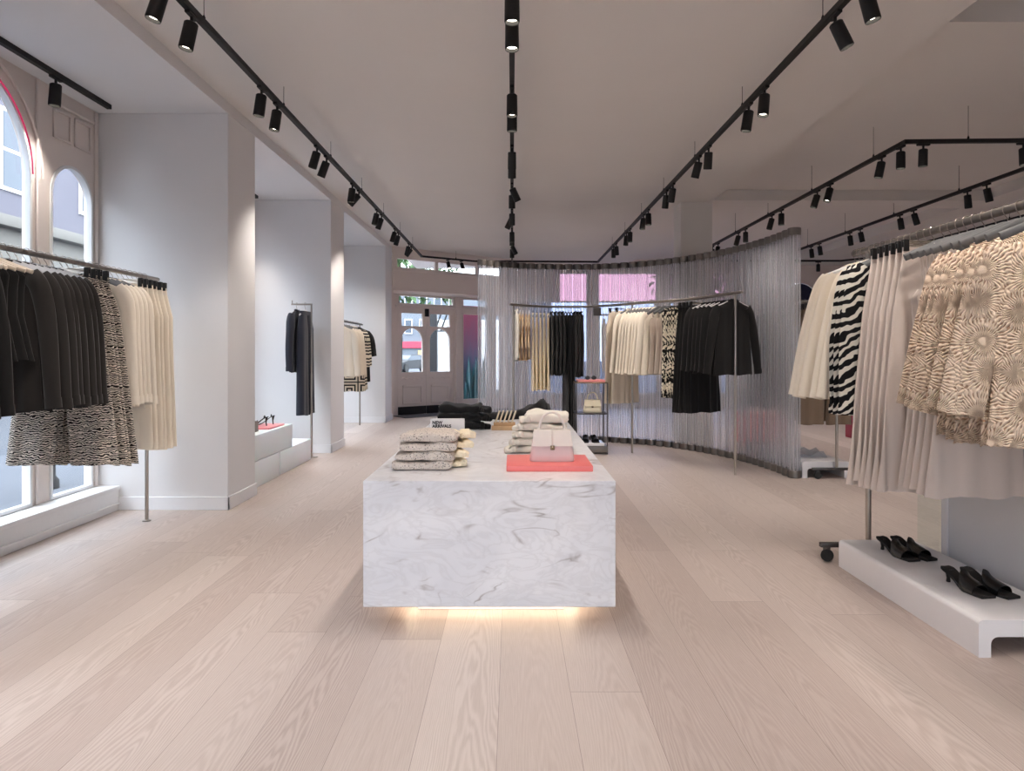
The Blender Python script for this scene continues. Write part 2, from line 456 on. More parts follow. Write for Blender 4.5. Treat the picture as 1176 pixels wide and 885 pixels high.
for y0, y1 in ((2.35, 2.92), (5.44, 6.01), (8.53, 9.19), (12.2, 12.85)):
    struct('column', box(nb(), -3.3, XI, y0, y1, 0, ZA, .004, 1), 'white_wall')
    b = nb()
    box(b, -3.13, XI + .014, y0 - .014, y0, 0, .105, .003, 1)
    box(b, XI, XI + .014, y0 - .014, y1 + .014, 0, .105, .003, 1)
    struct('baseboard_pillar', b, 'sill_white')
# left facade with arched windows
mw = Matrix(((0, 0, 1, -3.33), (1, 0, 0, 0), (0, 1, 0, 0), (0, 0, 0, 1)))
wins = [(-2.6, -1.3, .2, 2.47), (-.9, .4, .2, 2.47), (.8, 2.1, .2, 2.47), (3.44, 4.68, .2, 2.47), (4.87, 5.36, .2, 2.4), (6.2, 6.72, .2, 2.4), (6.95, 8.2, .2, 2.4), (9.45, 10.65, .2, 2.4), (10.85, 11.95, .2, 2.4)]
struct('wall_left', plate('wall_left', 'cream_paint', rect(-3.1, 12.85, 0, ZA + .3), [arch_loop(*a) for a in wins], .06, mw))
def win_frame(i, a, parentless=True):
    y0, y1, z0, sp = a; r = (y1 - y0) / 2; c = (y0 + y1) / 2
    b = nb()
    for inset, wd, x0, x1 in ((0.0, .022, -3.33, -3.288),):
        outer = [(y0, z0), (y0, sp)] + [(c - r * cos(pi * k / 20), sp + r * sin(pi * k / 20)) for k in range(1, 20)] + [(y1, sp), (y1, z0)]
        q = r - wd
        inner = [(y0 + wd, z0 + wd), (y0 + wd, sp)] + [(c - q * cos(pi * k / 20), sp + q * sin(pi * k / 20)) for k in range(1, 20)] + [(y1 - wd, sp), (y1 - wd, z0 + wd)]
        rings = [[Vector((x0, *p)) for p in outer], [Vector((x1, *p)) for p in outer], [Vector((x1, *p)) for p in inner], [Vector((x0, *p)) for p in inner]]
        vr = [[b.verts.new(p) for p in rg] for rg in rings]
        n = len(outer)
        for k in range(4):
            A, B = vr[k], vr[(k + 1) % 4]
            for j in range(n):
                b.faces.new((A[j], A[(j + 1) % n], B[(j + 1) % n], B[j]))
    f = struct('window_%d' % i, b, 'sill_white')
    g = plate('glass', 'window_glass', arch_loop(y0 + .02, y1 - .02, z0 + .02, sp), [], .008, Matrix(((0, 0, 1, -3.32), (1, 0, 0, 0), (0, 1, 0, 0), (0, 0, 0, 1))))
    link('window_pane', g, f)
    return f
for i, a in enumerate(wins): win_frame(i + 1, a)
# pink neon lining of the big arch and its dark outer bead
b = nb(); c, r = 4.06, .60
tube(b, [(-3.27, c + r * cos(pi * k / 24), 2.47 + r * sin(pi * k / 24)) for k in range(25)], .0055, 8)
o = link('neon_tube', finish(b, 'neon_tube', 'neon_pink')); tag(o, 'glowing pink neon tube lining the big arched window', 'neon light')
# raised panels over the small arch and over the big arch
b = nb()
for y0, y1 in ((4.90, 5.10), (5.14, 5.34)):
    for z0, z1 in ((2.80, 3.02),):
        box(b, -3.3, -3.285, y0, y1, z0, z0 + .02, .004, 1); box(b, -3.3, -3.285, y0, y1, z1 - .02, z1, .004, 1)
        box(b, -3.3, -3.285, y0, y0 + .02, z0, z1, .004, 1); box(b, -3.3, -3.285, y1 - .02, y1, z0, z1, .004, 1)
box(b, -3.3, -3.27, 4.87, 5.36, 3.04, 3.06, .006, 1)
box(b, -3.3, -3.28, 4.72, 4.76, .2, 3.15, .006, 1); box(b, -3.3, -3.28, 5.38, 5.42, .2, 3.15, .006, 1)
tube(b, [(-3.29, c + .72 * cos(pi * k / 24), 2.47 + .72 * sin(pi * k / 24)) for k in range(25)], .012, 6)
struct('trim_1', b, 'cream_paint')
b = nb(); box(b, -3.3, -3.13, 2.92, 5.44, 0, .165, .006, 2); box(b, -3.3, -3.115, 2.92, 5.44, .05, .062, .003, 1); box(b, -3.33, -3.12, 2.92, 5.44, .165, .195, .006, 2)
struct('sill', b, 'sill_white')
for y0, y1 in ((6.01, 8.53), (9.19, 12.2)):
    struct('sill', box(nb(), -3.3, -3.13, y0, y1, 0, .19, .006, 2), 'sill_white')
# wall behind the camera, its unseen windows added and sized to set daylight fill
mw = Matrix(((1, 0, 0, 0), (0, 0, 1, -3.0), (0, 1, 0, 0), (0, 0, 0, 1)))
struct('wall_front', plate('wall_front', 'white_wall', rect(-3.45, 7.9, 0, 4), [rect(-2.9, -.9, .25, 1.6), rect(.3, 1.7, .25, 1.6), rect(3.2, 5.6, .25, 1.6)], .15, mw))
for k, (a0, a1) in enumerate(((-2.9, -.9), (.3, 1.7), (3.2, 5.6))):
    f = struct('window_%d' % (20 + k), box(box(nb(), a0, a1, -3.02, -2.98, .25, .3), a0, a1, -3.02, -2.98, 1.55, 1.6), 'sill_white')
    link('window_pane', finish(box(nb(), a0, a1, -3.005, -2.995, .3, 1.55), 'window_pane', 'window_glass'), f)
struct('wall_right', box(nb(), 7.8, 7.95, -3.1, 16.2, 0, 4), 'white_wall')
PORT = []
# back wall: shop windows and an arched one on the far side
mw = Matrix(((1, 0, 0, 0), (0, 0, 1, 15.7), (0, 1, 0, 0), (0, 0, 0, 1)))
BW = ((.35, 1.75), (1.95, 3.35), (3.55, 4.95))
struct('wall_back', plate('wall_back', 'cream_paint', rect(-.3, 7.9, 0, 4), [rect(a0, a1, .3, 3.1) for a0, a1 in BW] + [arch_loop(6.2, 7.0, .5, 2.45)], .1, mw))
for k, (a0, a1) in enumerate(BW):
    b = nb()
    for z0 in (.3, 2.40, 3.06): box(b, a0, a1, 15.64, 15.7, z0, z0 + .04)
    for x0 in (a0, a1 - .04): box(b, x0, x0 + .04, 15.64, 15.7, .3, 3.1)
    f = struct('window_%d' % (30 + k), b, 'sill_white')
    link('window_pane', finish(box(nb(), a0 + .02, a1 - .02, 15.66, 15.67, .32, 2.42), 'window_pane', 'blue_pane'), f)
    link('upper_pane', finish(box(nb(), a0 + .02, a1 - .02, 15.66, 15.67, 2.42, 3.08), 'upper_pane', 'pink_pane'), f)
f = struct('window_33', plate('window_33', 'violet_pane', arch_loop(6.21, 6.99, .51, 2.45), [], .01, Matrix(((1, 0, 0, 0), (0, 0, 1, 15.67), (0, 1, 0, 0), (0, 0, 0, 1)))))
for a0, a1 in BW: PORT.append((a0, a1))
# door wall: slanting, fascia in front, doors recessed
DX, DY = .775, .632
A = Vector((-2.262, 12.85, 0))
def dm(off):
    return Matrix(((DX, 0, -DY, A.x - off * DY), (DY, 0, DX, A.y + off * DX), (0, 1, 0, 0), (0, 0, 0, 1)))
def dpt(u, off, z): return Vector((A.x + DX * u - DY * off, A.y + DY * u + DX * off, z))
def dbox(bm, u0, u1, o0, o1, z0, z1, bev=0):
    t = nb(); box(t, u0, u1, o0, o1, z0, z1, bev, 1)
    for v in t.verts: v.co = dpt(v.co.x, v.co.y, v.co.z)
    me = bpy.data.meshes.new('t'); t.to_mesh(me); t.free(); bm.from_mesh(me); bpy.data.meshes.remove(me); return bm
struct('wall_doors', plate('wall_doors', 'cream_paint', rect(0, 4.3, 2.43, 3.3), [rect(.10, .95, 2.86, 3.05), rect(1.02, 1.95, 2.86, 3.05), rect(2.02, 2.95, 2.86, 3.05)], .06, dm(0.0)))
b = nb(); dbox(b, 0, 4.3, .03, .60, 2.43, 2.47); dbox(b, -.02, .02, -.02, .66, 0, 2.5); struct('trim_2', b, 'cream_paint')
b = nb(); dbox(b, .0, 4.3, -.05, -.03, 2.80, 2.84, .004); dbox(b, 0, 4.3, -.045, -.03, 2.43, 2.46, .004)
dbox(b, .24, .30, .53, .58, 0, 2.44, .008); dbox(b, .20, .34, .50, .58, 0, .20, .008)
dbox(b, 1.84, 1.92, .53, .58, 0, 2.44, .008); dbox(b, .40, 1.84, .54, .58, 2.165, 2.215, .008)
struct('trim_3', b, 'cream_paint')
struct('wall_entrance', plate('wall_entrance', 'cream_paint', rect(-.05, 3.65, 0, 2.47), [rect(.45, 1.79, .0, 2.17), rect(.45, 1.79, 2.225, 2.41), rect(2.02, 2.72, .24, 2.09), rect(2.02, 2.72, 2.225, 2.41), rect(2.9, 3.5, .24, 2.09)], .06, dm(.60)))
for k, (u0, u1, z0, z1) in enumerate(((.45, 1.79, 2.225, 2.41), (2.02, 2.72, .24, 2.09), (2.02, 2.72, 2.225, 2.41), (2.9, 3.5, .24, 2.09))):
    b = nb()
    dbox(b, u0, u1, .56, .62, z0, z0 + .02); dbox(b, u0, u1, .56, .62, z1 - .02, z1); dbox(b, u0, u0 + .02, .56, .62, z0, z1); dbox(b, u1 - .02, u1, .56, .62, z0, z1)
    f = struct('window_%d' % (40 + k), b, 'cream_paint')
    link('window_pane', finish(dbox(nb(), u0 + .01, u1 - .01, .597, .603, z0 + .01, z1 - .01), 'window_pane', 'window_glass'), f)
for k, (u0, u1) in enumerate(((.10, .95), (1.02, 1.95), (2.02, 2.95))):
    b = nb(); dbox(b, u0, u1, -.03, .03, 2.86, 2.875); dbox(b, u0, u1, -.03, .03, 3.035, 3.05)
    f = struct('window_%d' % (50 + k), b, 'cream_paint')
    link('window_pane', finish(dbox(nb(), u0, u1, -.004, .004, 2.87, 3.04), 'window_pane', 'window_glass'), f)
for k, (u0, u1) in enumerate(((.455, 1.118), (1.122, 1.785))):
    s0, s1 = u0 + .085, u1 - .085
    me = plate('door_%d' % (k + 1), 'cream_paint', rect(u0, u1, .005, 2.165), [arch_loop(s0, s1, .86, 1.50), rect(s0, s1, 1.79, 2.05)], .05, dm(.60))
    d = struct('door_%d' % (k + 1), me)
    link('door_pane', finish(dbox(nb(), s0 - .01, s1 + .01, .596, .604, .85, 2.06), 'door_pane', 'window_glass'), d)
    b = nb()
    for z0, z1 in ((.22, .60),):
        dbox(b, s0 + .02, s1 - .02, .555, .575, z0, z0 + .03, .005); dbox(b, s0 + .02, s1 - .02, .545, .575, z1 - .05, z1, .01)
        dbox(b, s0 + .02, s0 + .05, .555, .575, z0, z1, .005); dbox(b, s1 - .05, s1 - .02, .555, .575, z0, z1, .005)
    tube(b, [dpt(s0 + (s1 - s0) * t / 12, .57, .735 + .02 * sin(t * 1.9)) for t in range(13)], .008, 6)
    link('door_moulding', finish(b, 'door_moulding', 'cream_paint'), d)
    link('kick_plate', finish(dbox(nb(), u0 + .005, u1 - .005, .562, .576, .01, .17), 'kick_plate', 'kick_black'), d)
b = nb(); dbox(b, 1.075, 1.165, .53, .575, 1.99, 2.15, .008)
tag(link('door_closer', finish(b, 'door_closer', 'black_plastic')), 'small black door closer at the top of the double doors', 'door closer')
tag(link('door_mat', finish(dbox(nb(), .3, 3.2, .0, .53, 0.0, .012), 'door_mat', 'door_mat')), 'dark grey mat on the floor inside the double doors', 'mat')
# portals help the sky reach in through the openings
def portal(loc, rot, sx, sy):
    l = bpy.data.lights.new('portal', 'AREA'); l.shape = 'RECTANGLE'; l.size = sx; l.size_y = sy; l.cycles.is_portal = True
    o = bpy.data.objects.new('portal', l); COL.objects.link(o); o.location = loc; o.rotation_euler = rot
for a in wins: portal((-3.5, (a[0] + a[1]) / 2, (a[2] + a[3] + .5) / 2), (0, R(-90), 0), a[3] + .4, a[1] - a[0])
for a0, a1 in ((-2.9, -.9), (.3, 1.7), (3.2, 5.6)): portal(((a0 + a1) / 2, -3.15, .92), (R(90), 0, 0), a1 - a0, 1.35)

for a0, a1 in PORT: portal(((a0 + a1) / 2, 15.85, 1.7), (R(-90), 0, 0), a1 - a0, 2.8)
# ------------------------------------------------------------------ outside
o = struct('ground', box(nb(), -60, 60, -40, 110, -.2, -.12), 'asphalt')
struct('pavement', box(nb(), -6.5, -3.46, -20, 14, -.12, -.06, .0), 'pavement')
b = nb(); box(b, -14, -13, -25, 30, -.12, 4.6)
fa = link('shop_terrace', finish(b, 'shop_terrace', 'facade_beige')); tag(fa, 'pale beige terrace across the street seen through the arched windows', 'building')
link('sky_tint_storey', finish(box(nb(), -13.9, -12.95, -25, 30, 4.6, 9.5), 'sky_tint_storey', 'sky_lavender'), fa)  # added storey, stands in for the lavender sky and reflection in the arch
for k in range(9):
    y = -6 + k * 3.2
    wf = link('window', finish(box(nb(), -13.02, -12.93, y, y + 1.5, .9, 2.6), 'window', 'facade_grey'), fa)
    link('pane', finish(box(nb(), -12.96, -12.92, y + .1, y + 1.4, 1.0, 2.5), 'pane', 'shop_glass'), wf)
for k in range(9):
    y = -5.2 + k * 3.2
    wf = link('sash', finish(box(nb(), -12.97, -12.9, y, y + 1.2, 5.4, 7.5), 'sash', 'white_wall'), fa)
    link('sash_pane', finish(box(box(nb(), -12.93, -12.88, y + .1, y + 1.1, 5.5, 6.4), -12.93, -12.88, y + .1, y + 1.1, 6.5, 7.4), 'sash_pane', 'shop_glass'), wf)
link('cornice', finish(box(nb(), -13, -12.7, -25, 30, 4.45, 4.75, .05), 'cornice', 'facade_beige'), fa)
for y in (5.05, 6.6):
    b = nb(); lathe(b, [(.09, 0), (.09, .08), (.06, .12), (.055, .72), (.075, .76), (.06, .84), (.0, .86)], 14)
    tag(link('street_bollard', finish(b, 'street_bollard', 'iron'), None, (-4.0 - (y - 5) * .3, y, -.06)), 'dark iron bollard on the pavement, %s beyond the window sill' % ('one' if y < 6 else 'another hidden'), 'bollard')
# street seen through the doors
b = nb(); box(b, -18, 4, 70, 74, -.12, 9)
sb = link('corner_shop', finish(b, 'corner_shop', 'facade_grey')); tag(sb, 'grey terrace with a red shop fascia at the street end', 'building')
link('fascia', finish(box(nb(), -14, -8.2, 69.7, 70, 1.75, 2.4), 'fascia', 'red_fascia'), sb)
link('shutter', finish(box(nb(), -9.6, -8.4, 69.8, 70, .2, 1.5), 'shutter', 'ochre'), sb)
for k in range(6):
    for z in (3.2, 5.6):
        wf = link('window', finish(box(nb(), -14 + k * 1.5, -13.2 + k * 1.5, 69.85, 70, z, z + 1.5), 'window', 'white_wall'), sb)
        link('pane', finish(box(nb(), -13.92 + k * 1.5, -13.28 + k * 1.5, 69.8, 69.9, z + .1, z + 1.4), 'pane', 'shop_glass'), wf)
def car(loc, rz, label, s=1.0):
    t = thing('parked_car', label, 'car', loc, rz)
    prof = [(-2.0, .3), (-2.05, .62), (-1.9, .82), (-1.1, .92), (-.55, 1.36), (.75, 1.4), (1.45, 1.0), (1.95, .92), (2.05, .6), (2.0, .3)]
    prof = [(x, z * .88) for x, z in prof]
    b = nb(); loft(b, [[Vector((x, -.82, z)) for x, z in prof], [Vector((x, -.86, z * .98)) for x, z in prof], [Vector((x, .86, z * .98)) for x, z in prof], [Vector((x, .82, z)) for x, z in prof]])
    link('car_body', finish(b, 'car_body', 'car_paint'), t)
    b = nb(); loft(b, [[Vector((x, y, z)) for x, z in ((-1.02, .84), (-.6, 1.17), (.72, 1.2), (1.25, .9))] for y in (-.85, .85)])
    link('car_windows', finish(b, 'car_windows', 'shop_glass'), t)
    for x in (-1.3, 1.3):
        for y in (-.8, .8):
            b = nb(); lathe(b, [(.0, -.1), (.3, -.1), (.32, -.06), (.32, .06), (.3, .1), (0, .1)], 16)
            me = finish(b, 'wheel', 'tyre'); me.transform(Matrix.Rotation(R(90), 4, 'X')); link('wheel', me, t, (x, y, .32))
    for y in (-.6, .6):
        link('head_lamp', finish(box(nb(), -2.08, -2.0, y - .14, y + .14, .5, .64, .03), 'head_lamp', 'head_lamp'), t)
    return t
car((-7.6, 48, -.12), R(72), 'dark car with lit head lamps in the street beyond the doors')
car((-8.3, 62, -.12), R(80), 'further dark car near the red fascia')
t = thing('delivery_van', 'white van parked outside the double doors', 'van', (-1.95, 20.5, -.12))
link('van_body', finish(box(nb(), -.30, 1.9, 0, 4.2, .25, 2.35, .06), 'van_body', 'white_van'), t)
for y in (.8, 3.4):
    for x in (-.2, 1.8):
        b = nb(); lathe(b, [(0, -.1), (.3, -.1), (.32, 0), (.3, .1), (0, .1)], 16); me = finish(b, 'wheel', 'tyre'); me.transform(Matrix.Rotation(R(90), 4, 'Y')); link('wheel', me, t, (x, y, .32))
t = thing('street_kiosk', 'dark iron kiosk post outside the second door leaf', 'kiosk', (-2.12, 18.2, -.12))
link('shaft', finish(box(nb(), -.17, .13, -.1, .1, 0, 2.6, .01), 'shaft', 'iron'), t)
link('plinth', finish(box(nb(), -.22, .18, -.15, .15, 0, .3, .01), 'plinth', 'iron'), t)
b = nb()
for k in range(5): tube(b, [(-.1 + k * .16, 0, 1.95), (.15 + k * .16, 0, 2.62)], .02, 6)
tube(b, [(-.1, 0, 1.95), (.7, 0, 1.95)], .02, 6); link('railing', finish(b, 'railing', 'iron'), t)
# street trees over the transoms
def tree(loc, label, seed):
    rnd = random.Random(seed); t = thing('street_tree', label, 'tree', loc)
    link('trunk', finish(tube(nb(), [(0, 0, 0), (.05, .02, 1.8), (-.03, 0, 3.2), (.1, .1, 4.6)], [.14, .11, .09, .05], 10), 'trunk', 'bark'), t)
    b = nb()
    for k in range(1500):
        a, e, rr = rnd.uniform(0, 2 * pi), rnd.uniform(-.9, 1), rnd.uniform(.5, 1.0)
        p = Vector((1.9 * rr * cos(a), 1.9 * rr * sin(a), 4.0 + 1.6 * rr * e))
        q = Matrix.Rotation(rnd.uniform(0, 6.28), 3, 'Z') @ Matrix.Rotation(rnd.uniform(-1.2, 1.2), 3, 'X')
        s = rnd.uniform(.09, .2)
        vs = [b.verts.new(p + q @ Vector(c)) for c in ((0, -s, 0), (s * .5, 0, s * .12), (0, s, 0), (-s * .5, 0, s * .12))]
        b.faces.new(vs)
    link('foliage', finish(b, 'foliage', 'leaf_green', False), t)
tree((-3.3, 19.6, -.12), 'leafy green street tree outside the double doors', 3)
tree((7.5, 27.5, -.12), 'leafy green street tree outside behind the tube screen', 5)
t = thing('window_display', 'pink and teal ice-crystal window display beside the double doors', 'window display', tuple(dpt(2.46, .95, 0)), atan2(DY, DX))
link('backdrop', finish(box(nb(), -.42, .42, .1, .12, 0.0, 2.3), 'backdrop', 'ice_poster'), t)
plain('teal_crystal', (70, 126, 140), .2, spec=.8)
rr = random.Random(4)
for k in range(14):
    b = nb(); h = rr.uniform(.5, 1.25); lathe(b, [(.05, .0), (.06, h * .6), (.004, h)], 6)
    link('crystal_spike', finish(b, 'crystal_spike', 'teal_crystal', False), t, (-.36 + k * .055, rr.uniform(-.14, .0), -.0), (0, rr.uniform(-.1, .1), 0))
link('deck', finish(box(nb(), -.42, .42, -.2, .12, -.1, .0), 'deck', 'white_wall'), t)
# ------------------------------------------------------------------ ceiling tracks and spotlights
ZT = 3.065
PAIRS = [3.5 + 1.33 * k for k in range(-4, 7)]      # middle of each pair of lamps
def rail_obj(name, label, runs, wires):
    t = thing(name, label, 'lighting track', (0, 0, 0))
    b = nb()
    for p, q in runs:
        p, q = Vector((*p, ZT + .017)), Vector((*q, ZT + .017)); d = (q - p).normalized(); s = Vector((-d.y, d.x, 0)) * .017; up = Vector((0, 0, .017))
        p = p - d * .017; q = q + d * .017
        loft(b, [[c + s + up, c - s + up, c - s - up, c + s - up] for c in (p, q)])
    link('rail', finish(b, 'rail', 'track_black', False), t)
    for x, y, zc in wires:
        b = nb(); tube(b, [(x, y, ZT + .03), (x, y, zc)], .0022, 5); lathe(b, [(.009, ZT + .03), (.009, ZT + .05), (.003, ZT + .065)], 8, (x, y, 0))
        link('suspension_wire', finish(b, 'suspension_wire', 'track_black'), t)
    return t
WY = [y + .30 for y in PAIRS]
rail_obj('lighting_track', 'long black track looping along the window bays, the doors and the tube screen',
         [((-1.715, -2.2), (-1.715, 12.97)), ((-1.715, 12.97), (-.75, 13.66)), ((-.75, 13.66), (1.73, 13.75)), ((1.73, 13.75), (1.73, -2.2))],
         [(x, y, ZM) for x in (-1.715, 1.73) for y in WY if y < 12.9] + [(-1.1, 13.41, ZM)])
rail_obj('lighting_track', 'straight black track over the marble table', [((0, -2.2), (0, 13.63))], [(0.0, y, ZM) for y in WY if y < 13.5])
rail_obj('lighting_track', 'bent black track over the wheeled rack side', [((3.42, 11.75), (3.42, 5.93)), ((3.42, 5.93), (5.5, 5.86))],
         [(3.42, y, ZR) for y in WY if 6 < y < 11.7] + [(3.95, 5.91, ZR)])
rail_obj('lighting_track', 'straight black track farther off beyond the bent track', [((5.1, 12.1), (5.1, 6.05))], [(5.1, y, ZR) for y in WY if 6.1 < y < 12])
rail_obj('lighting_track', 'black track running round the far corner above the rear racks', [((3.9, 13.6), (6.55, 13.6)), ((6.55, 13.6), (6.85, 13.2)), ((6.85, 13.2), (6.85, 6.0))], [(6.85, 12, ZM), (6.85, 9.4, ZM)])
rail_obj('lighting_track', 'added unseen black track above the shoppers side of the big wheeled rack', [((3.42, 4.3), (3.42, -1.2))], [(3.42, y, 3.8) for y in (3.6, 1.2, -.8)])  # unseen track, added to bring light onto the platform
wt = rail_obj('lighting_track', 'short black track in the first window bay', [((-3.10, 5.24), (-3.10, 3.0))], [])
wt.location.z = ZA - ZT - .034
wt2 = rail_obj('lighting_track', 'short black track in the second window bay, its end peeping past the pillar', [((-3.10, 8.28), (-3.10, 6.2))], [])
wt2.location.z = ZA - ZT - .034
wt3 = rail_obj('lighting_track', 'short black track in the third window bay', [((-3.10, 11.9), (-3.10, 9.5))], [])
wt3.location.z = ZA - ZT - .034

LAMP = thing('track_spotlight', 'x', 'spotlight', (0, 0, 0))
link('adapter', finish(box(nb(), -.014, .014, -.055, .055, -.018, 0, .003, 1), 'adapter', 'track_black'), LAMP)
link('bracket', finish(tube(nb(), [(0, .0, -.012), (0, 0, -.05)], .009, 8), 'bracket', 'track_black'), LAMP)
b = nb(); lathe(b, [(.03, -.004), (.036, -.010), (.0375, -.146), (.036, -.152), (.033, -.152), (.0315, -.128)], 24, cap=True)
HOUS = link('lamp_housing', finish(b, 'lamp_housing', 'track_black'), LAMP, (0, 0, -.045))
b = nb(); lathe(b, [(.0300, -.1290), (.0300, -.1330)], 20); LENS = link('lamp_lens', finish(b, 'lamp_lens', 'lamp_disc'), HOUS)
def spot(name, power, size, blend, col):
    l = bpy.data.lights.new(name, 'SPOT'); l.energy = power; l.spot_size = R(size); l.spot_blend = blend; l.color = col; l.shadow_soft_size = .035
    return l
SPOT = spot('lamp_light', 34, 84, .75, (1, .90, .81))
lo = bpy.data.objects.new('lamp_light', SPOT); COL.objects.link(lo); lo.parent = HOUS; lo.location = (0, 0, -.16)
used = []
rl = random.Random(11)
def lamp(x, y, z, label, tx=0.0, ty=0.0, group=None, rz=0.0):
    if not used:
        o = LAMP; o.location = (x, y, z); o.rotation_euler = (0, 0, rz); o['label'] = label; o['group'] = group; used.append(1)
    else: o = dup(LAMP, (x, y, z), rz, label, group)
    h = [c for c in o.children if c.name.startswith('lamp_housing')][0]
    h.rotation_euler = (R(tx), R(ty), 0)
    return o
def pairs_on(x, tname, lo_y, hi_y, tilt, group):
    ks = [y for y in PAIRS if lo_y < y < hi_y][::-1]
    for i, y in enumerate(ks):
        for s, wd in ((.155, 'farther'), (-.155, 'nearer')):
            tx, ty = tilt(i, s)
            lamp(x, y + s, ZT, 'black spotlight on the %s track, %s of the %s pair from the doors end' % (tname, wd, ORD[i]), tx, ty, group)
rt = lambda m: rl.uniform(-m, m)
pairs_on(-1.715, 'window-bay loop', -3, 12, lambda i, s: ((14 if i > 6 else 0) + rt(6), 15 + rt(8) + (20 if (i in (3, 0) and s > 0) else 0)), 'spotlights along the window bays')
pairs_on(0.0, 'marble table', -3, 12.9, lambda i, s: ((18 if i in (3, 4) else 0) + rt(4), (26 if (i + (s > 0)) % 3 == 0 and i < 5 else 0) * (1 if s > 0 else -1)), 'spotlights over the marble table')
pairs_on(1.73, 'screen-side loop', -3, 13, lambda i, s: ((20 if i in (3, 4) else 16 if i > 6 else 0) + rt(5), (6 + rt(6) if s > 0 else rt(6)) if i < 6 else (-24 if s > 0 else -14)), 'spotlights on the screen side')
pairs_on(3.42, 'bent', 6, 11.6, lambda i, s: (rt(6), 8 + rt(9)), 'spotlights on the bent track')
pairs_on(5.1, 'farther straight', 6.3, 12, lambda i, s: (rt(6), -10 + rt(7)), 'spotlights on the farther straight track')
lamp(3.57, 5.925, ZT, 'black spotlight hanging just past the bend of the bent track', 0, -3, None, R(90))
lamp(4.42, 5.90, ZT, 'black spotlight at the outer end of the bent track', 0, 4, None, R(90))
lamp(6.1, 13.6, ZT, 'black spotlight on the far corner track, beside the screen end', 0, 0, None, R(90))
lamp(4.3, 13.6, ZT, 'black spotlight on the far corner track, hidden by the screen', 0, 0, None, R(90))
lamp(-1.25, 13.30, ZT, 'black spotlight over the doors, beside the loop corner', -24, 0, None, R(35))
lamp(-1.0, 13.48, ZT, 'black spotlight over the doors, second from the loop corner', -28, 0, None, R(35))
for i, y in enumerate((3.9, 3.5, 2.5, 2.1, 1.1, .7)):  # lamps added out of view to brighten the platform side
    lamp(3.42, y, ZT, 'added black spotlight on unseen track above the big wheeled rack, %s from the bent track' % ORD[i], 0, 26)
ZB = ZA - .034
for y, l in ((4.64, 'single black spotlight in the first window bay'), (3.4, 'black spotlight in the first window bay, outside the frame'), (8.1, 'black spotlight peeping past the first pillar in the second bay'), (6.8, 'hidden black spotlight in the second window bay'), (10.6, 'hidden black spotlight in the third window bay')):
    lamp(-3.10, y, ZB, l, 0, 4)

# ------------------------------------------------------------------ marble table
t = thing('display_table', 'long floating white marble display table with a warm glow beneath', 'table', (-.103, 4.75, 0))
TX0, TX1, TY0, TY1, TZ0, TZ1 = -.681, .474, 3.12, 6.38, .088, .665
link('marble_block', finish(box(nb(), TX0 + .103, TX1 + .103, TY0 - 4.75, TY1 - 4.75, TZ0, TZ1, .003, 1), 'marble_block', 'marble'), t)
link('plinth', finish(box(nb(), -.357, .357, 3.327 - 4.75, 6.17 - 4.75, 0, TZ0, .002, 1), 'plinth', 'white_wall'), t)
b = nb()
for x in (-.40, .40): box(b, x - .008, x + .008, 3.28 - 4.75, 6.2 - 4.75, TZ0 - .014, TZ0 - .002)
for y in (3.28 - 4.75, 6.2 - 4.75): box(b, -.408, .408, y - .008, y + .008, TZ0 - .014, TZ0 - .002)
link('light_strip', finish(b, 'light_strip', 'led_warm'), t)

def folded(name, mat, w, d, h, seed, sag=.006, px=.35):
    rnd = random.Random(seed); rings = []; ph = [rnd.uniform(0, 6.28) for _ in range(6)]
    NX, N = 22, 28
    for i in range(NX + 1):
        u = -1 + 2 * i / NX
        endf = .80 + .20 * (1 - abs(u) ** 14) ** .5 if abs(u) < 1 else .62
        ring = []
        for k in range(N):
            a = 2 * pi * k / N
            c, s = cos(a), sin(a)
            y = math.copysign(abs(c) ** .3, c) * d / 2; z = math.copysign(abs(s) ** .45, s) * h / 2 * endf
            y *= (1 - .04 * abs(u) ** 6)
            if z > 0: z += sag * sin(3.1 * u + ph[0]) + sag * .5 * sin(7 * u + 3 * y / d + ph[1])
            x = u * w / 2 + .008 * sin(5 * y / d * 2 + ph[2]) * (1 if abs(u) > .8 else .2)
            y += sag * .8 * sin(4 * u + ph[3]) + sag * .5 * sin(9 * u + ph[4])
            ring.append(Vector((x, y, z + h / 2)))
        rings.append(ring)
    return finish(_lf(rings), name, mat, True, 60)
def _lf(rings):
    b = nb(); loft(b, rings); return b
# folded eyelet knits
for i in range(4):
    w_ = .292 - .004 * i
    x0 = -.447 + .012 * i
    t = thing('folded_sweater', 'cream eyelet knit folded on the table, %s in its pile of four' % ['lowest', 'second from the bottom', 'third from the bottom', 'topmost'][i], 'sweater', (x0, 3.515, TZ1 + .0465 * i), rl.uniform(-.03, .03), 'eyelet knits on the table')
    link('folded_body', folded('folded_body', 'eyelet_knit', w_, .26, .046, i), t)
    me = folded('tucked_sleeve', 'gold_knit', .085, .15, .034, 20 + i)
    link('tucked_sleeve', me, t, (.155 + rl.uniform(-.01, .01), .05 + rl.uniform(-.03, .03), .004), (0, .05, .35))
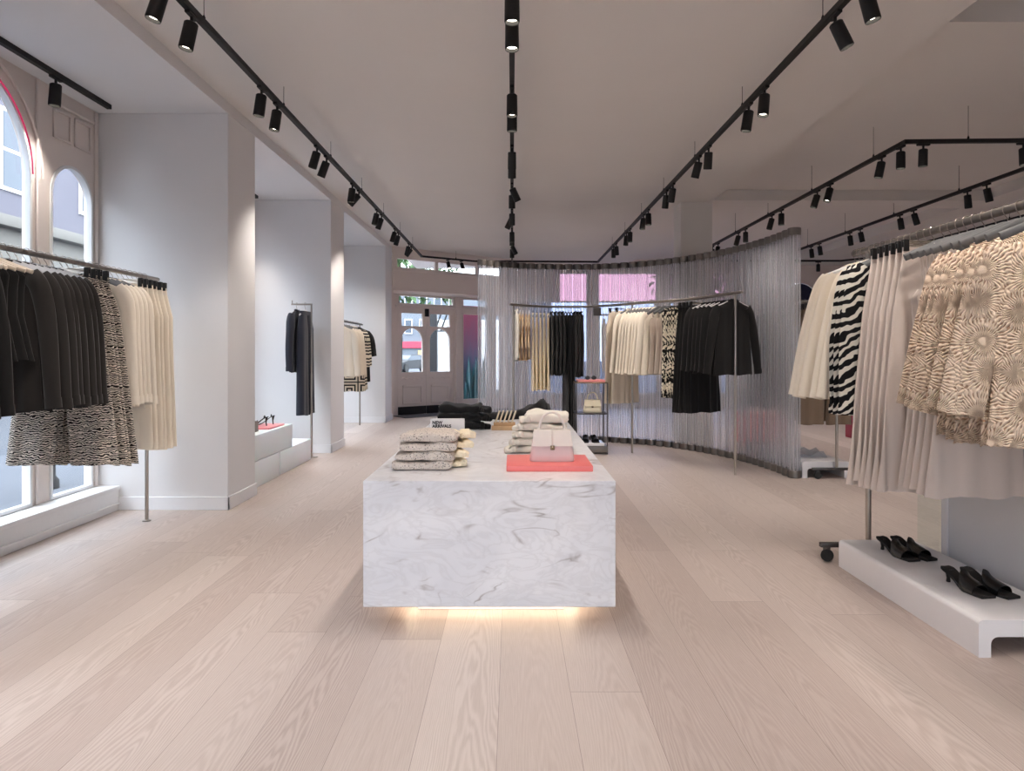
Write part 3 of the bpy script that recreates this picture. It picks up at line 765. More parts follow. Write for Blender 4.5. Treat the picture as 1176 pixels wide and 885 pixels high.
# sign
t = thing('table_sign', 'small white block sign with bold black lettering on the marble table', 'sign', (-.395, 4.185, TZ1))
link('panel', finish(box(nb(), -.104, .104, -.012, .012, 0, .182, .003, 2), 'panel', 'sign_white'), t)
def text(body, size, loc, parent, mat, name='lettering', rot=(R(90), 0, 0), bold=.0):
    cu = bpy.data.curves.new(name, 'FONT'); cu.body = body; cu.size = size; cu.extrude = .0006; cu.offset = bold; cu.space_line = .82
    o = bpy.data.objects.new(name, cu); COL.objects.link(o); dg = bpy.context.evaluated_depsgraph_get(); dg.update()
    me = bpy.data.meshes.new_from_object(o.evaluated_get(dg)); bpy.data.objects.remove(o)
    me.materials.clear(); me.materials.append(M[mat])
    return link(name, me, parent, loc, rot)
text('NEW\nARRIVALS', .0265, (-.092, -.0128, .150), t, 'ink', bold=.0012)
# black folded pile and the black trousers behind
for i in range(3):
    t = thing('folded_trousers', 'folded black garment on the far end of the table, %s of its slumped pile' % ['lowest', 'middle one', 'topmost'][i], 'trousers', (-.42 + .012 * i, 5.33, TZ1 + .062 * i), .06 - .05 * i, 'black folded pile')
    link('folded_cloth', folded('folded_cloth', 'black_wool', .35 - .02 * i, .30, .062, 40 + i, .01), t)
    link('loose_hem', folded('loose_hem', 'black_wool', .09, .2, .045, 50 + i, .01), t, (.165, -.05, .0), (0, .15, .5))
def heap(name, mat, prof, d, seed):
    rings = []
    for j in range(len(prof) * 4 - 3):
        f = j / 4; i = min(int(f), len(prof) - 2); q = f - i; q = q * q * (3 - 2 * q)
        x = prof[i][0] * (1 - (f - i)) + prof[i + 1][0] * (f - i); h = prof[i][1] * (1 - q) + prof[i + 1][1] * q
        dd = d * (.75 + .25 * sin(j * .9 + seed))
        rings.append([Vector((x, dd / 2 * math.copysign(abs(cos(a)) ** .6, cos(a)), max(0, sin(a)) ** .8 * h * (1 + .06 * sin(5 * a + j)) + .0)) for a in [2 * pi * k / 24 for k in range(24)]])
    return finish(_lf(rings), name, mat, True, 60)
t = thing('black_trousers', 'black trousers laid across the far end of the table, one leg propped up', 'trousers', (0, 6.1, TZ1))
link('draped_leg', heap('draped_leg', 'black_wool', [(-.34, .02), (-.2, .055), (-.05, .05), (.08, .08), (.19, .13), (.28, .17), (.33, .13), (.36, .02)], .36, 1), t)
link('waistband', heap('waistband', 'black_wool', [(.24, .03), (.31, .085), (.38, .075), (.43, .02)], .26, 2), t, (0, -.14, 0))
# wooden stand with five slanting pegs
t = thing('peg_stand', 'small oak stand with five slanting cream pegs on the table', 'display stand', (-.065, 5.2, TZ1))
link('base', finish(box(box(nb(), -.09, .09, -.05, .05, 0, .028, .003), -.075, .09, -.01, .05, .028, .055, .003), 'base', 'oak'), t)
for k in range(5):
    b = nb(); x = -.062 + k * .031
    tube(b, [(x, .0, .05), (x + .032, .012, .145)], .0065, 8, ry=.012)
    link('peg', finish(b, 'peg', 'cream_card'), t)
# white jeans
for i in range(5):
    w_ = .30 - .012 * i
    t = thing('folded_jeans', 'folded white jeans behind the blush handbag, %s of the stack' % ['lowest', 'second from the bottom', 'middle one', 'fourth from the bottom', 'topmost and most slouched'][i], 'jeans', (.145 + .012 * i + (.02 if i == 4 else 0), 4.13, TZ1 + .043 * i), rl.uniform(-.06, .06), 'white jeans')
    link('folded_leg', folded('folded_leg', 'white_denim', w_, .32, .043 if i < 4 else .06, 60 + i, .007), t)
    link('rolled_cuff', folded('rolled_cuff', 'white_denim', .07, .2, .036, 70 + i, .006), t, (-w_ / 2 + .02, -.075, .004), (0, -.12, -.3))
# coral tray with the blush handbag
tag(link('coral_tray', finish(box(nb(), -.2135, .2135, 0, .375, 0, .029, .004), 'coral_tray', 'coral'), None, (.186, 3.36, TZ1)), 'flat coral pink tray under the blush handbag on the table', 'tray')
def handbag(name, label, loc, rz, s, body_m, flap_m, metal):
    t = thing(name, label, 'handbag', loc, rz)
    def ring(w, d, z, n=32): return [Vector((s * w / 2 * math.copysign(abs(cos(a)) ** .28, cos(a)), s * d / 2 * math.copysign(abs(sin(a)) ** .45, sin(a)), s * z)) for a in [2 * pi * k / n for k in range(n)]]
    link('body', finish(_lf([ring(.222, .092, 0), ring(.23, .1, .006), ring(.222, .094, .04), ring(.205, .076, .09), ring(.19, .058, .135), ring(.186, .052, .146), ring(.178, .042, .15)]), 'body', body_m, True, 50), t)
    # flap wraps the top and the upper front
    prof = [(.03, .120), (.028, .150), (.0, .1575), (-.026, .1535), (-.034, .140), (-.0400, .11), (-.0465, .083), (-.0475, .080)]
    b = nb(); rows = []
    for off in (0, .004):
        for (y, z) in (prof if off == 0 else prof[::-1]):
            ww = .188 + (.155 - z) * .27
            yy = y - (off if y < 0 else -off) ; zz = z + (off if abs(y) < .03 else 0)
            rows.append([Vector((s * ww / 2 * u, s * yy, s * zz)) for u in (-1, -.5, 0, .5, 1)])
    vr = [[b.verts.new(p) for p in r] for r in rows]; n = len(vr)
    for i in range(n):
        A, B = vr[i], vr[(i + 1) % n]
        for k in range(4): b.faces.new((A[k], A[k + 1], B[k + 1], B[k]))
    b.faces.new([r[0] for r in vr]); b.faces.new([r[-1] for r in vr])
    f = link('flap', finish(b, 'flap', flap_m, True, 35), t)
    b = nb(); pts = [(.0, -.02, .162), (0, -.033, .156), (0, -.0435, .135), (0, -.051, .09), (0, -.0525, .074)]
    tube(b, [Vector(p) * s for p in pts], .003 * s, 8, ry=.009 * s)
    link('closure_strap', finish(b, 'closure_strap', flap_m), t)
    link('clasp', finish(box(nb(), -.011 * s, .011 * s, -.060 * s, -.050 * s, .062 * s, .084 * s, .002), 'clasp', metal), t)
    h = nb(); tube(h, [Vector((.066 * cos(a), 0, .152 + .098 * sin(a))) * s for a in [pi * k / 20 for k in range(21)]], .0072 * s, 10)
    for x in (-.066, .066): box(h, (x - .012) * s, (x + .012) * s, -.01 * s, .01 * s, .143 * s, .166 * s, .003 * s)
    link('top_handle', finish(h, 'top_handle', flap_m), t)
    return t
handbag('handbag', 'blush white top-handle handbag on the coral tray', (.206, 3.53, TZ1 + .029), 0, 1.0, 'cream_leather_shaded', 'cream_leather', 'brass')

# ------------------------------------------------------------------ tube screen
def catmull(P, m=24):
    P = [Vector(p) for p in P]; out = []
    for i in range(len(P) - 1):
        p0, p1, p2, p3 = P[max(i - 1, 0)], P[i], P[i + 1], P[min(i + 2, len(P) - 1)]
        for k in range(m):
            q = k / m
            out.append(.5 * ((2 * p1) + (p2 - p0) * q + (2 * p0 - 5 * p1 + 4 * p2 - p3) * q * q + (3 * p1 - p0 - 3 * p2 + p3) * q ** 3))
    out.append(P[-1]); return out
def resample(pts, step):
    out = [pts[0]]; acc = 0
    for a, b in zip(pts, pts[1:]):
        L = (b - a).length
        while acc + L >= step:
            a = a.lerp(b, (step - acc) / L); out.append(a.copy()); L = (b - a).length; acc = 0
        acc += L
    return out
SCREEN = [(-.40, 9.17), (-.16, 9.40), (.146, 9.55), (.70, 9.66), (1.254, 9.62), (1.915, 9.25), (2.36, 8.70), (2.66, 8.03), (2.80, 7.35), (2.835, 6.76)]
pts = resample(catmull([(x, y, 0) for x, y in SCREEN]), .1335)
SH, TR = 2.50, .061
t = thing('tube_screen', 'tall curved screen of clear ribbed tubes with grey metal caps', 'screen', (1.2, 8.4, 0))
b = nb(); n = 28
rings = [[Vector((TR * cos(2 * pi * k / n), TR * sin(2 * pi * k / n), z)) for k in range(n)] for z in (.07, SH - .07)]
loft(b, rings, False, False); TUBE = finish(b, 'tube', 'ribbed_polycarbonate')
b = nb(); lathe(b, [(.061, 0), (.065, .004), (.065, .072), (.061, .076)], 28); CAP = finish(b, 'cap', 'cap_steel')
for p in pts:
    o = link('tube', TUBE, t, (p.x - 1.2, p.y - 8.4, 0), (0, 0, random.uniform(0, 6)))
    link('base_cap', CAP, o); link('head_cap', CAP, o, (0, 0, SH - .076))

# ------------------------------------------------------------------ etagere with its goods
EX, EY = .985, 8.40
t = thing('shelf_tower', 'narrow bronze display tower with three shelves by the tube screen', 'shelf', (EX, EY, 0))
for x in (-.19, .19):
    for y in (0.01, .37):
        link('post', finish(box(nb(), x - .008, x + .008, y - .008, y + .008, 0, .885, .002, 1), 'post', 'dark_steel'), t)
for z, m in ((.49, 'dark_steel'), (.872, 'brass')):
    link('shelf', finish(box(nb(), -.198, .198, -.002, .382, z, z + .016, .003, 1), 'shelf', m), t)
link('base_box', finish(box(nb(), -.198, .198, -.002, .382, .02, .10, .004), 'base_box', 'cap_steel'), t)
tag(boxm('white_slab', 'white_gloss', EX - .155, EX + .155, EY + .02, EY + .35, .101, .135, .004), 'white slab under the black shoes at the foot of the display tower', 'display slab')
tag(boxm('pink_tray', 'pink_acrylic', EX - .165, EX + .165, EY + .02, EY + .33, .889, .915, .003), 'pink acrylic tray on top of the display tower', 'tray')
t = thing('sunglasses', 'dark sunglasses on the pink tray of the display tower', 'sunglasses', (EX + .0, EY + .14, .9155), 0)
b = nb()
for x in (-.04, .04):
    tube(b, [(x + .03 * cos(a), -.0, .022 + .021 * sin(a)) for a in [2 * pi * k / 16 for k in range(17)]], .0035, 6)
    tube(b, [(x + math.copysign(.032, x), 0, .03), (x + math.copysign(.034, x), .12, .028)], .003, 6)
tube(b, [(-.012, 0, .03), (.012, 0, .03)], .003, 6)
link('frames', finish(b, 'frames', 'black_plastic'), t)
for x in (-.04, .04):
    b = nb(); lathe(b, [(.027, -.001), (.027, .001)], 16); me = finish(b, 'lens', 'black_leather'); me.transform(Matrix.Rotation(R(90), 4, 'X')); link('lens', me, t, (x, 0, .022))
handbag('handbag', 'ivory top-handle handbag on the middle shelf of the display tower', (EX + .02, EY + .14, .5062), R(-4), 1.0, 'ivory_leather', 'ivory_leather', 'brass')

# ------------------------------------------------------------------ shoes
def mule(label, loc, rz, group, name='mule_sandal', chunky=False, cat='sandal'):
    t = thing(name, label, cat, loc, rz, group)
    L = .252
    def zt(q): 
        q = min(1, max(0, q)); e = min(1, q / .62); e = e * e * (3 - 2 * e); return .058 * (1 - e) + .013
    def hw(q):
        for (a, x), (c, y) in zip([(0, .020), (.08, .028), (.35, .025), (.62, .039), (.85, .037), (1.0, .031)], [(.08, .028), (.35, .025), (.62, .039), (.85, .037), (1.0, .031), (1.1, .03)]):
            if q <= c: f = (q - a) / (c - a); return x + (y - x) * f
        return .03
    rings = []
    for k in range(25):
        q = k / 24; y = .5 * L - q * L; z = zt(q); w_ = hw(q) * 1.12; th = .013
        rings.append([Vector((-w_, y, z - th)), Vector((-w_ * 1.03, y, z - .004)), Vector((-w_ * .94, y, z)), Vector((0, y, z - .0015)), Vector((w_ * .94, y, z)), Vector((w_ * 1.03, y, z - .004)), Vector((w_, y, z - th))])
    link('sole', finish(_lf(rings), 'sole', 'black_suede', True, 50), t)
    rings = []
    for k in range(9):
        q = .40 + .42 * k / 8; y = .5 * L - q * L; w_ = hw(q) * 1.12 + .003; z = zt(q) - .010; hh = .070 - .026 * k / 8
        o_ = [Vector((w_ * cos(a), y + (.02 if k < 2 else 0) * -abs(cos(a)) * (1 - k / 2) , z + hh * max(0, sin(a)) ** .8)) for a in [pi * j / 14 for j in range(15)]]
        i_ = [Vector((p.x * .93, p.y, z + (p.z - z) * .93)) for p in o_[::-1]]
        rings.append(o_ + i_)
    link('vamp', finish(_lf(rings), 'vamp', 'black_leather', True, 50), t)
    b = nb(); lathe(b, [(.009, .0), (.010, .004), (.008, .02), (.013, .045), (.022, .062)], 12, (0, .5 * L - .022, 0))
    link('heel', finish(b, 'heel', 'black_leather'), t)
    return t
PZ = .155
mule('black mule on the white platform, front pair, outer shoe by the floor edge', (2.105, 3.165, PZ), R(9), 'black mules on the white platform')
mule('black mule on the white platform, front pair, inner shoe by the panel', (2.20, 3.155, PZ), R(15), 'black mules on the white platform')
mule('black mule on the white platform, rear pair, outer shoe by the floor edge', (2.085, 3.70, PZ), R(12), 'black mules on the white platform')
mule('black mule on the white platform, rear pair, inner shoe by the panel', (2.175, 3.71, PZ), R(16), 'black mules on the white platform')
for k, (x, wd) in enumerate(((-.065, 'one'), (.05, 'its mate'))):
    mule('chunky black shoe on the white slab of the display tower, %s' % ['on the table side', 'on the rack side'][k], (EX + x, EY + .17, .135), R(-6 + 12 * k), 'black shoes on the display tower', 'black_shoe', cat='shoe')

# ------------------------------------------------------------------ platforms (bent slab, open beneath)
def platform(label, x0, x1, y0, y1, h):
    t0 = .05
    b = nb(); ro, ri = .02, .03
    def arcp(cx, cz, r, a0, a1): return [(cx + r * cos(R(a0 + (a1 - a0) * k / 5)), cz + r * sin(R(a0 + (a1 - a0) * k / 5))) for k in range(6)]
    o = [(x0, 0)] + arcp(x0 + ro, h - ro, ro, 180, 90) + arcp(x1 - ro, h - ro, ro, 90, 0) + [(x1, 0), (x1 - t0, 0)] + arcp(x1 - t0 - ri, h - .07 - ri, ri, 0, 90) + arcp(x0 + t0 + ri, h - .07 - ri, ri, 90, 180) + [(x0 + t0, 0)]
    e = .004
    loft(b, [[Vector((x, y, z)) for x, z in o] for y in (y0, y1)])
    ob = link('display_platform', finish(b, 'display_platform', 'white_gloss', True, 30)); return tag(ob, label, 'platform')
platform('low glossy white platform carrying the two pairs of black mules', 1.915, 2.365, 2.80, 4.0, PZ)
platform('low white platform under the rear wheeled rack', 2.90, 3.37, 6.82, 8.0, .165)
b = nb()
rr = random.Random(9)
G = [[Vector((x * .09, y * .09, .05 * rr.random() + .02 * ((x + y) % 2))) for x in range(5)] for y in range(5)]
gv = [[b.verts.new(p) for p in r] for r in G]; gb = [[b.verts.new((p.x, p.y, 0)) for p in r] for r in G]
for i in range(4):
    for j in range(4):
        b.faces.new((gv[i][j], gv[i][j + 1], gv[i + 1][j + 1], gv[i + 1][j])); b.faces.new((gb[i][j], gb[i + 1][j], gb[i + 1][j + 1], gb[i][j + 1]))
for i in range(4):
    b.faces.new((gv[0][i], gb[0][i], gb[0][i + 1], gv[0][i + 1])); b.faces.new((gv[4][i], gv[4][i + 1], gb[4][i + 1], gb[4][i]))
    b.faces.new((gv[i][0], gv[i + 1][0], gb[i + 1][0], gb[i][0])); b.faces.new((gv[i][4], gb[i][4], gb[i + 1][4], gv[i + 1][4]))
tag(link('plastic_wrap', finish(b, 'plastic_wrap', 'clear_plastic', False), None, (2.92, 7.1, .1655)), 'crumpled clear plastic bag on the rear white platform', 'plastic bag')
tag(boxm('coral_box', 'coral', 3.15, 3.75, 9.3, 9.75, 0, .42, .005), 'coral pink display block seen through the end of the tube screen', 'display block')
tag(boxm('red_board', 'red_board', 4.98, 5.03, 9.6, 10.2, 0, .42, .004), 'narrow red board standing far behind the big rack', 'board')
# partition beside the big rack
t = thing('glass_partition', 'grey glass partition with a pale edge frame behind the white platform', 'partition', (2.44, 3.0, 0))
link('hazy_panel', finish(box(nb(), -.01, .01, -1.4, .80, 0.01, 1.5), 'hazy_panel', 'hazy_panel'), t)
link('edge_frame', finish(box(nb(), -.02, .02, .80, .85, 0, 1.5, .002, 1), 'edge_frame', 'sill_white'), t)
link('clear_pane', finish(box(nb(), -.006, .006, .85, 1.10, 0.0, 1.5, .001, 1), 'clear_pane', 'panel_glass'), t)
# frosted blocks in the second bay
for lab, y0, y1, z0, z1 in (('frosted white block on the floor of the second bay, beside the pillar', 6.06, 6.94, 0, .245), ('frosted white block on the floor of the second bay, beside the navy outfit stand', 6.96, 8.02, 0, .245), ('upper frosted white block of the second bay, carrying the heels', 6.12, 7.34, .247, .49)):
    tag(boxm('frosted_cube', 'frosted_block', -3.05, -2.36, y0, y1, z0, z1, .012), lab, 'block')
tag(boxm('pink_tray', 'pink_acrylic', -2.95, -2.40, 6.75, 7.2, .49, .508, .003), 'pink tray under the strappy black heels in the second bay', 'tray')
t = thing('brown_box', 'taupe open box on the frosted block, half hidden by the pillar', 'box', (-2.62, 6.42, .49))
b = nb()
for a in ((-.16, .16, -.2, -.185, 0, .10), (-.16, .16, .185, .2, 0, .10), (-.16, -.145, -.185, .185, 0, .1), (.145, .16, -.185, .185, 0, .1), (-.145, .145, -.185, .185, 0, .012)): box(b, *a)
link('shell', finish(b, 'shell', 'brown_box', False), t)
b = nb(); lathe(b, [(.02, 0), (.1, .02), (.12, .08), (.1, .14), (.03, .17)], 20); tag(link('round_bag', finish(b, 'round_bag', 'black_leather'), None, (-2.6, 6.42, .503)), 'round black pouch standing in the taupe box', 'bag')
def heel_sandal(label, loc, rz):
    t = thing('heeled_sandal', label, 'sandal', loc, rz, 'strappy heels in the second bay')
    rings = []
    for k in range(17):
        q = k / 16; y = .12 - .24 * q; e = min(1, q / .65); e = e * e * (3 - 2 * e); z = .085 * (1 - e) + .01; w_ = .022 + .016 * sin(pi * min(1, q * .9)) ** 2
        rings.append([Vector((-w_, y, z - .009)), Vector((-w_, y, z)), Vector((w_, y, z)), Vector((w_, y, z - .009))])
    link('sole', finish(_lf(rings), 'sole', 'black_leather', False), t)
    for y, z, r, h in ((-.05, .012, .036, .030), (-.085, .01, .034, .024), (.085, .075, .026, .028)):
        link('strap', finish(tube(nb(), [(r * cos(pi * k / 12), y, z + h * sin(pi * k / 12)) for k in range(13)], .005, 8), 'strap', 'black_leather'), t)
    link('heel', finish(tube(nb(), [(0, .105, .085), (0, .10, .04), (0, .105, 0)], [.014, .007, .006], 8), 'heel', 'black_leather'), t)
heel_sandal('strappy black heel on the pink tray, toe towards the window', (-2.60, 6.93, .508), R(-84))
heel_sandal('strappy black heel on the pink tray, nearer the frosted block edge', (-2.58, 7.06, .508), R(-76))
# ------------------------------------------------------------------ garments and hangers
def interp(tab, z):
    for (a, x), (c, y) in zip(tab, tab[1:]):
        if (z - a) * (z - c) <= 0: return x + (y - x) * ((z - a) / (c - a) if c != a else 0)
    return tab[-1][1] if abs(z - tab[-1][0]) < abs(z - tab[0][0]) else tab[0][1]
def cloth_tube(name, mat, prof, th, amp=.006, k=9.0, seed=0, xoff=None, n=56, nz=18, scallop=0.0, hem_in=True, bulge=0.0, lean=0.0):
    """A hanging tube of cloth: prof [(z, half width)], th [(z, half thickness)]; soft vertical folds grow towards the hem."""
    rnd = random.Random(seed); ph = [rnd.uniform(0, 6.28) for _ in range(5)]
    z0, z1 = prof[0][0], prof[-1][0]; rings = []
    zs = sorted({p[0] for p in prof} | {z0 + (z1 - z0) * i / nz for i in range(nz + 1)}, reverse=True)
    for z in zs:
        f = (z0 - z) / (z0 - z1); hw = interp(prof, z); t = interp(th, z); xo = interp(xoff, z) if xoff else 0
        ring = []
        for i in range(n):
            a = 2 * pi * i / n; c, s = cos(a), sin(a)
            x = hw * math.copysign(abs(c) ** .7, c); y = t * math.copysign(abs(s) ** .8, s)
            g = amp * (.15 + .85 * f) * (sin(k * x / .2 + ph[0] + 1.2 * f) + .5 * sin(1.7 * k * x / .2 + ph[1] - f))
            g += bulge * sin(pi * f) * s
            zz = z
            if z == z1:
                zz += .006 * sin(5 * x / .2 + ph[2])
                if scallop: zz += scallop * abs(sin(pi * (x + .004 * i) / .045))
            ring.append(Vector((x + xo, y + g * (1 - .3 * abs(c)) + lean * f, zz)))
        rings.append(ring)
    if hem_in:
        last = rings[-1]; cx = sum((p.x for p in last)) / n; cy = sum((p.y for p in last)) / n
        rings.append([Vector((cx + (p.x - cx) * .96, cy + (p.y - cy) * .7, p.z + .02)) for p in last])
    return finish(_lf(rings), name, mat, True, 60)
def sleeve(name, mat, pts, rx, ry, n=20, seed=0, amp=.004):
    rnd = random.Random(seed); ph = rnd.uniform(0, 6.28); P = catmull(pts, 6); rings = []; m = len(P) - 1
    for i, p in enumerate(P):
        f = i / m; a_ = interp([(j / (len(rx) - 1), v) for j, v in enumerate(rx)], f); b_ = interp([(j / (len(ry) - 1), v) for j, v in enumerate(ry)], f)
        t = (P[min(i + 1, m)] - P[max(i - 1, 0)]).normalized(); sx = Vector((0, 1, 0)).cross(t).normalized(); 
        rings.append([p + sx * (a_ * cos(2 * pi * j / n) * (1 + amp / .04 * sin(3 * 2 * pi * j / n + ph + 4 * f))) + Vector((0, 1, 0)) * (b_ * sin(2 * pi * j / n) + amp * sin(9 * f + ph)) for j in range(n)])
    last = rings[-1]; c = sum(last, Vector()) / n
    rings.append([c + (p - c) * .8 + Vector((0, 0, .012)) for p in last])
    return finish(_lf(rings), name, mat, True, 60)
HIDDEN = (0, 0, -50)
GN = [0]
def seed(): GN[0] += 1; return GN[0]
def proto(name, cat): return thing(name, 'x', cat, (0, 0, 0))
def top_garment(name, cat, mat, L=.86, sh=.205, hem=.225, th=.02, sl=.84, splay=.08, drop=0.0, collar=True, amp=.006, k=8, scal=0.0, cuffs=True, pockets=False, srx=(.05, .055, .05, .042), sry=.024, placket=None, neck=.055, sleeves=True, flare=0.0, sly_=0.0):
    t = proto(name, cat); d = -drop
    sly = sly_
    prof = [(-.082 + d, neck), (-.092 + d, neck + .03), (-.115 + d, .13), (-.135 + d, sh - .02), (-.165 + d, sh), (-.24 + d, sh - .008), (-.36 + d, sh - .012), (-L, hem)]
    tt = [(-.082 + d, th * .55), (-.14 + d, th * .8), (-.3 + d, th), (-L, th * (1.0 + flare))]
    link('body', cloth_tube('body', mat, prof, tt, amp, k, seed(), scallop=scal), t)
    if sleeves:
        for s in (-1, 1):
            pts = [Vector((s * (sh - .045), 0, -.150 + d)), Vector((s * (sh + .012), -.002 - sly * .4, -.24 + d)), Vector((s * (sh + .02 + splay * .45), -.004 - sly, -.24 + d + (-sl + .24 - d) * .45)), Vector((s * (sh + .015 + splay), -.006 - sly, -sl))]
            o = link('sleeve', sleeve('sleeve', mat, pts, srx, [sry, sry * 1.1, sry, sry * .85], seed=seed()), t)
            if cuffs:
                e = pts[-1]; u = (pts[-1] - pts[-2]).normalized()
                link('cuff', sleeve('cuff', mat, [e - u * .05, e - u * .03, e - u * .012, e + u * .004], [srx[-1] + .004] * 4, [sry * .9 + .003] * 4, seed=1, amp=0), o)
    if collar:
        link('collar', finish(tube(nb(), [(-.062, .0, -.083 + d), (-.04, -.012, -.076 + d), (0, -.018, -.092 + d), (.04, -.012, -.076 + d), (.062, 0, -.083 + d), (.03, .013, -.070 + d), (-.03, .013, -.070 + d), (-.062, 0, -.083 + d)], .009, 8, ry=.014), 'collar', mat), t)
    if placket:
        b = nb()
        for i in range(5): lathe(b, [(.0, -.002), (.006, -.002), (.006, .002), (0, .002)], 10, (0, 0, 0)) if False else box(b, -.005, .005, -th - amp - .004, -th - amp * .2, -.22 - i * .12, -.21 - i * .12, .002, 1)
        link('buttons', finish(b, 'buttons', placket), t)
    if pockets:
        for x in (-.1, .1):
            for z in (-.33, -.56):
                link('pocket_flap', finish(box(nb(), x - .06, x + .06, -th - .016, -th + .004, z - .05, z, .004), 'pocket_flap', mat), t)
    return t
def trousers(name, mat, L=1.23, waist=.17, hip=.2, hem=.12, spread=.12, th=.02, amp=.006, cat='trousers'):
    t = proto(name, cat)
    link('waistband', cloth_tube('waistband', mat, [(-.085, waist), (-.13, waist + .006)], [(-.085, th * .6), (-.13, th * .7)], .001, 5, seed(), nz=2), t)
    for s in (-1, 1):
        link('trouser_leg', cloth_tube('trouser_leg', mat, [(-.128, waist / 2 + .004), (-.30, hip / 2 + .012), (-.5, (hip / 2 + hem) / 2), (-L, hem)], [(-.128, th * .68), (-.3, th), (-L, th * 1.1)], amp, 8, seed(), [(-.128, s * waist / 2), (-.30, s * (hip / 2)), (-L, s * spread)]), t)
    return t
def skirt(name, mat, L=1.2, waist=.17, hem=.25, th=.018, amp=.012, k=14, cat='skirt'):
    t = proto(name, cat)
    link('waistband', cloth_tube('waistband', mat, [(-.085, waist), (-.125, waist + .003)], [(-.085, th * .6), (-.125, th * .65)], .001, 5, seed(), nz=2), t)
    link('skirt_panel', cloth_tube('skirt_panel', mat, [(-.122, waist + .003), (-.4, waist + (hem - waist) * .35), (-L, hem)], [(-.122, th * .62), (-.4, th), (-L, th * 1.2)], amp, k, seed(), n=84, nz=22), t)
    return t
def slip(name, mat, L=1.2, bust=.17, hem=.22, th=.018, top=-.26, amp=.007, cat='dress', k=9):
    t = proto(name, cat)
    link('body', cloth_tube('body', mat, [(top, bust * .8), (top - .05, bust), (top - .25, bust * .92), (-L, hem)], [(top, th * .5), (top - .2, th), (-L, th * 1.2)], amp, k, seed()), t)
    for s in (-1, 1):
        b = nb(); tube(b, [(s * .10, -th * .5, top + .01), (s * .115, -.008, -.15), (s * .12, 0, -.098), (s * .115, .008, -.15), (s * .10, th * .5, top + .01)], .0035, 6, ry=.005)
        link('shoulder_strap', finish(b, 'shoulder_strap', mat), t)
    return t
HOOK = [(.021, 0, -.012), (.0225, 0, .002), (.016, 0, .017), (0, 0, .0225), (-.016, 0, .017), (-.0225, 0, .002), (-.018, 0, -.018), (-.006, 0, -.034), (0, 0, -.05), (0, 0, -.078)]
def hanger(name, mat, drop=0.0, w=.195, flat=.010, rr=.006, slope=.05):
    t = proto(name, 'hanger'); p = [(x, y, z if z > -.05 else z - drop) for x, y, z in HOOK]
    link('hook', finish(tube(nb(), [v for v in catmull(p, 4)], .0022, 6), 'hook', 'steel'), t)
    link('shoulder_bar', finish(tube(nb(), catmull([(-w, 0, -.088 - slope - drop), (-w * .55, 0, -.082 - slope * .45 - drop), (-.03, 0, -.074 - drop), (0, 0, -.070 - drop), (.03, 0, -.074 - drop), (w * .55, 0, -.082 - slope * .45 - drop), (w, 0, -.088 - slope - drop)], 4), rr, 8, ry=flat), 'shoulder_bar', mat), t)
    return t
def clip_hanger(name, w=.15, metal='steel'):
    t = proto(name, 'hanger')
    link('hook', finish(tube(nb(), catmull(HOOK[:-1], 4), .0022, 6), 'hook', 'steel'), t)
    link('bar', finish(tube(nb(), [(-w - .01, 0, -.054), (w + .01, 0, -.054)], .004, 8), 'bar', metal), t)
    for x in (-w, w):
        link('clip', finish(box(box(nb(), x - .014, x + .014, -.014, -.004, -.105, -.045, .002, 1), x - .014, x + .014, .004, .014, -.105, -.045, .002, 1), 'clip', 'black_plastic'), t)
    return t
fresh = set()
def put(p, loc, rz, label, group, sc=None):
    if p.name not in fresh:
        fresh.add(p.name); p.location = loc; p.rotation_euler = (0, 0, rz); p['label'] = label; p['group'] = group; o = p
    else: o = dup(p, loc, rz, label, group)
    if sc: o.scale = sc
    return o
rg = random.Random(5)
def row(g, h, spots, desc, ref, group, hdesc, jit=4, rz0=0.0, vary=.015, widths=None):
    """One garment and one hanger per spot. desc 'black wool jacket', ref 'on the window rail'; counted along the rail."""
    n = len(spots)
    for i, s in enumerate(spots):
        x, y, z = s[:3]; rz = (s[3] if len(s) > 3 else 0) + rz0 + R(rg.uniform(-jit, jit))
        pos = (ORD[i] + ' one') if n > 1 else ''
        lab = f"{desc} {ref}" + (f", {ORD[i]} from the doors end" if n > 1 else '')
        put(g, (x, y, z), rz, lab, group, ((widths[i] if widths else 1) + rg.uniform(-vary, vary), 1, 1 + rg.uniform(-vary, vary)))
        put(h, (x, y, z), rz, (f"{hdesc} of the {ORD[i]} {desc} {ref}" if n > 1 else f"{hdesc} of the {desc} {ref}"), group + ' hangers')
def ys(x, z, y0, y1, n): return [(x, y0 + (y1 - y0) * i / max(1, n - 1), z) for i in range(n)]

H_PALE = hanger('clothes_hanger', 'pale_plastic', 0, .2, .016, .006)
H_BEIGE = hanger('clothes_hanger', 'beige_plastic', .0, .2, .012, .007)
H_GREY = hanger('clothes_hanger', 'grey_plastic', .0, .2, .018, .008, .06)
H_CLIP = clip_hanger('clip_hanger')
H_WHITE = hanger('clothes_hanger', 'white_wall', .0, .19, .010, .006)
H_BLACK = hanger('clothes_hanger', 'black_plastic', .0, .2, .010, .006)

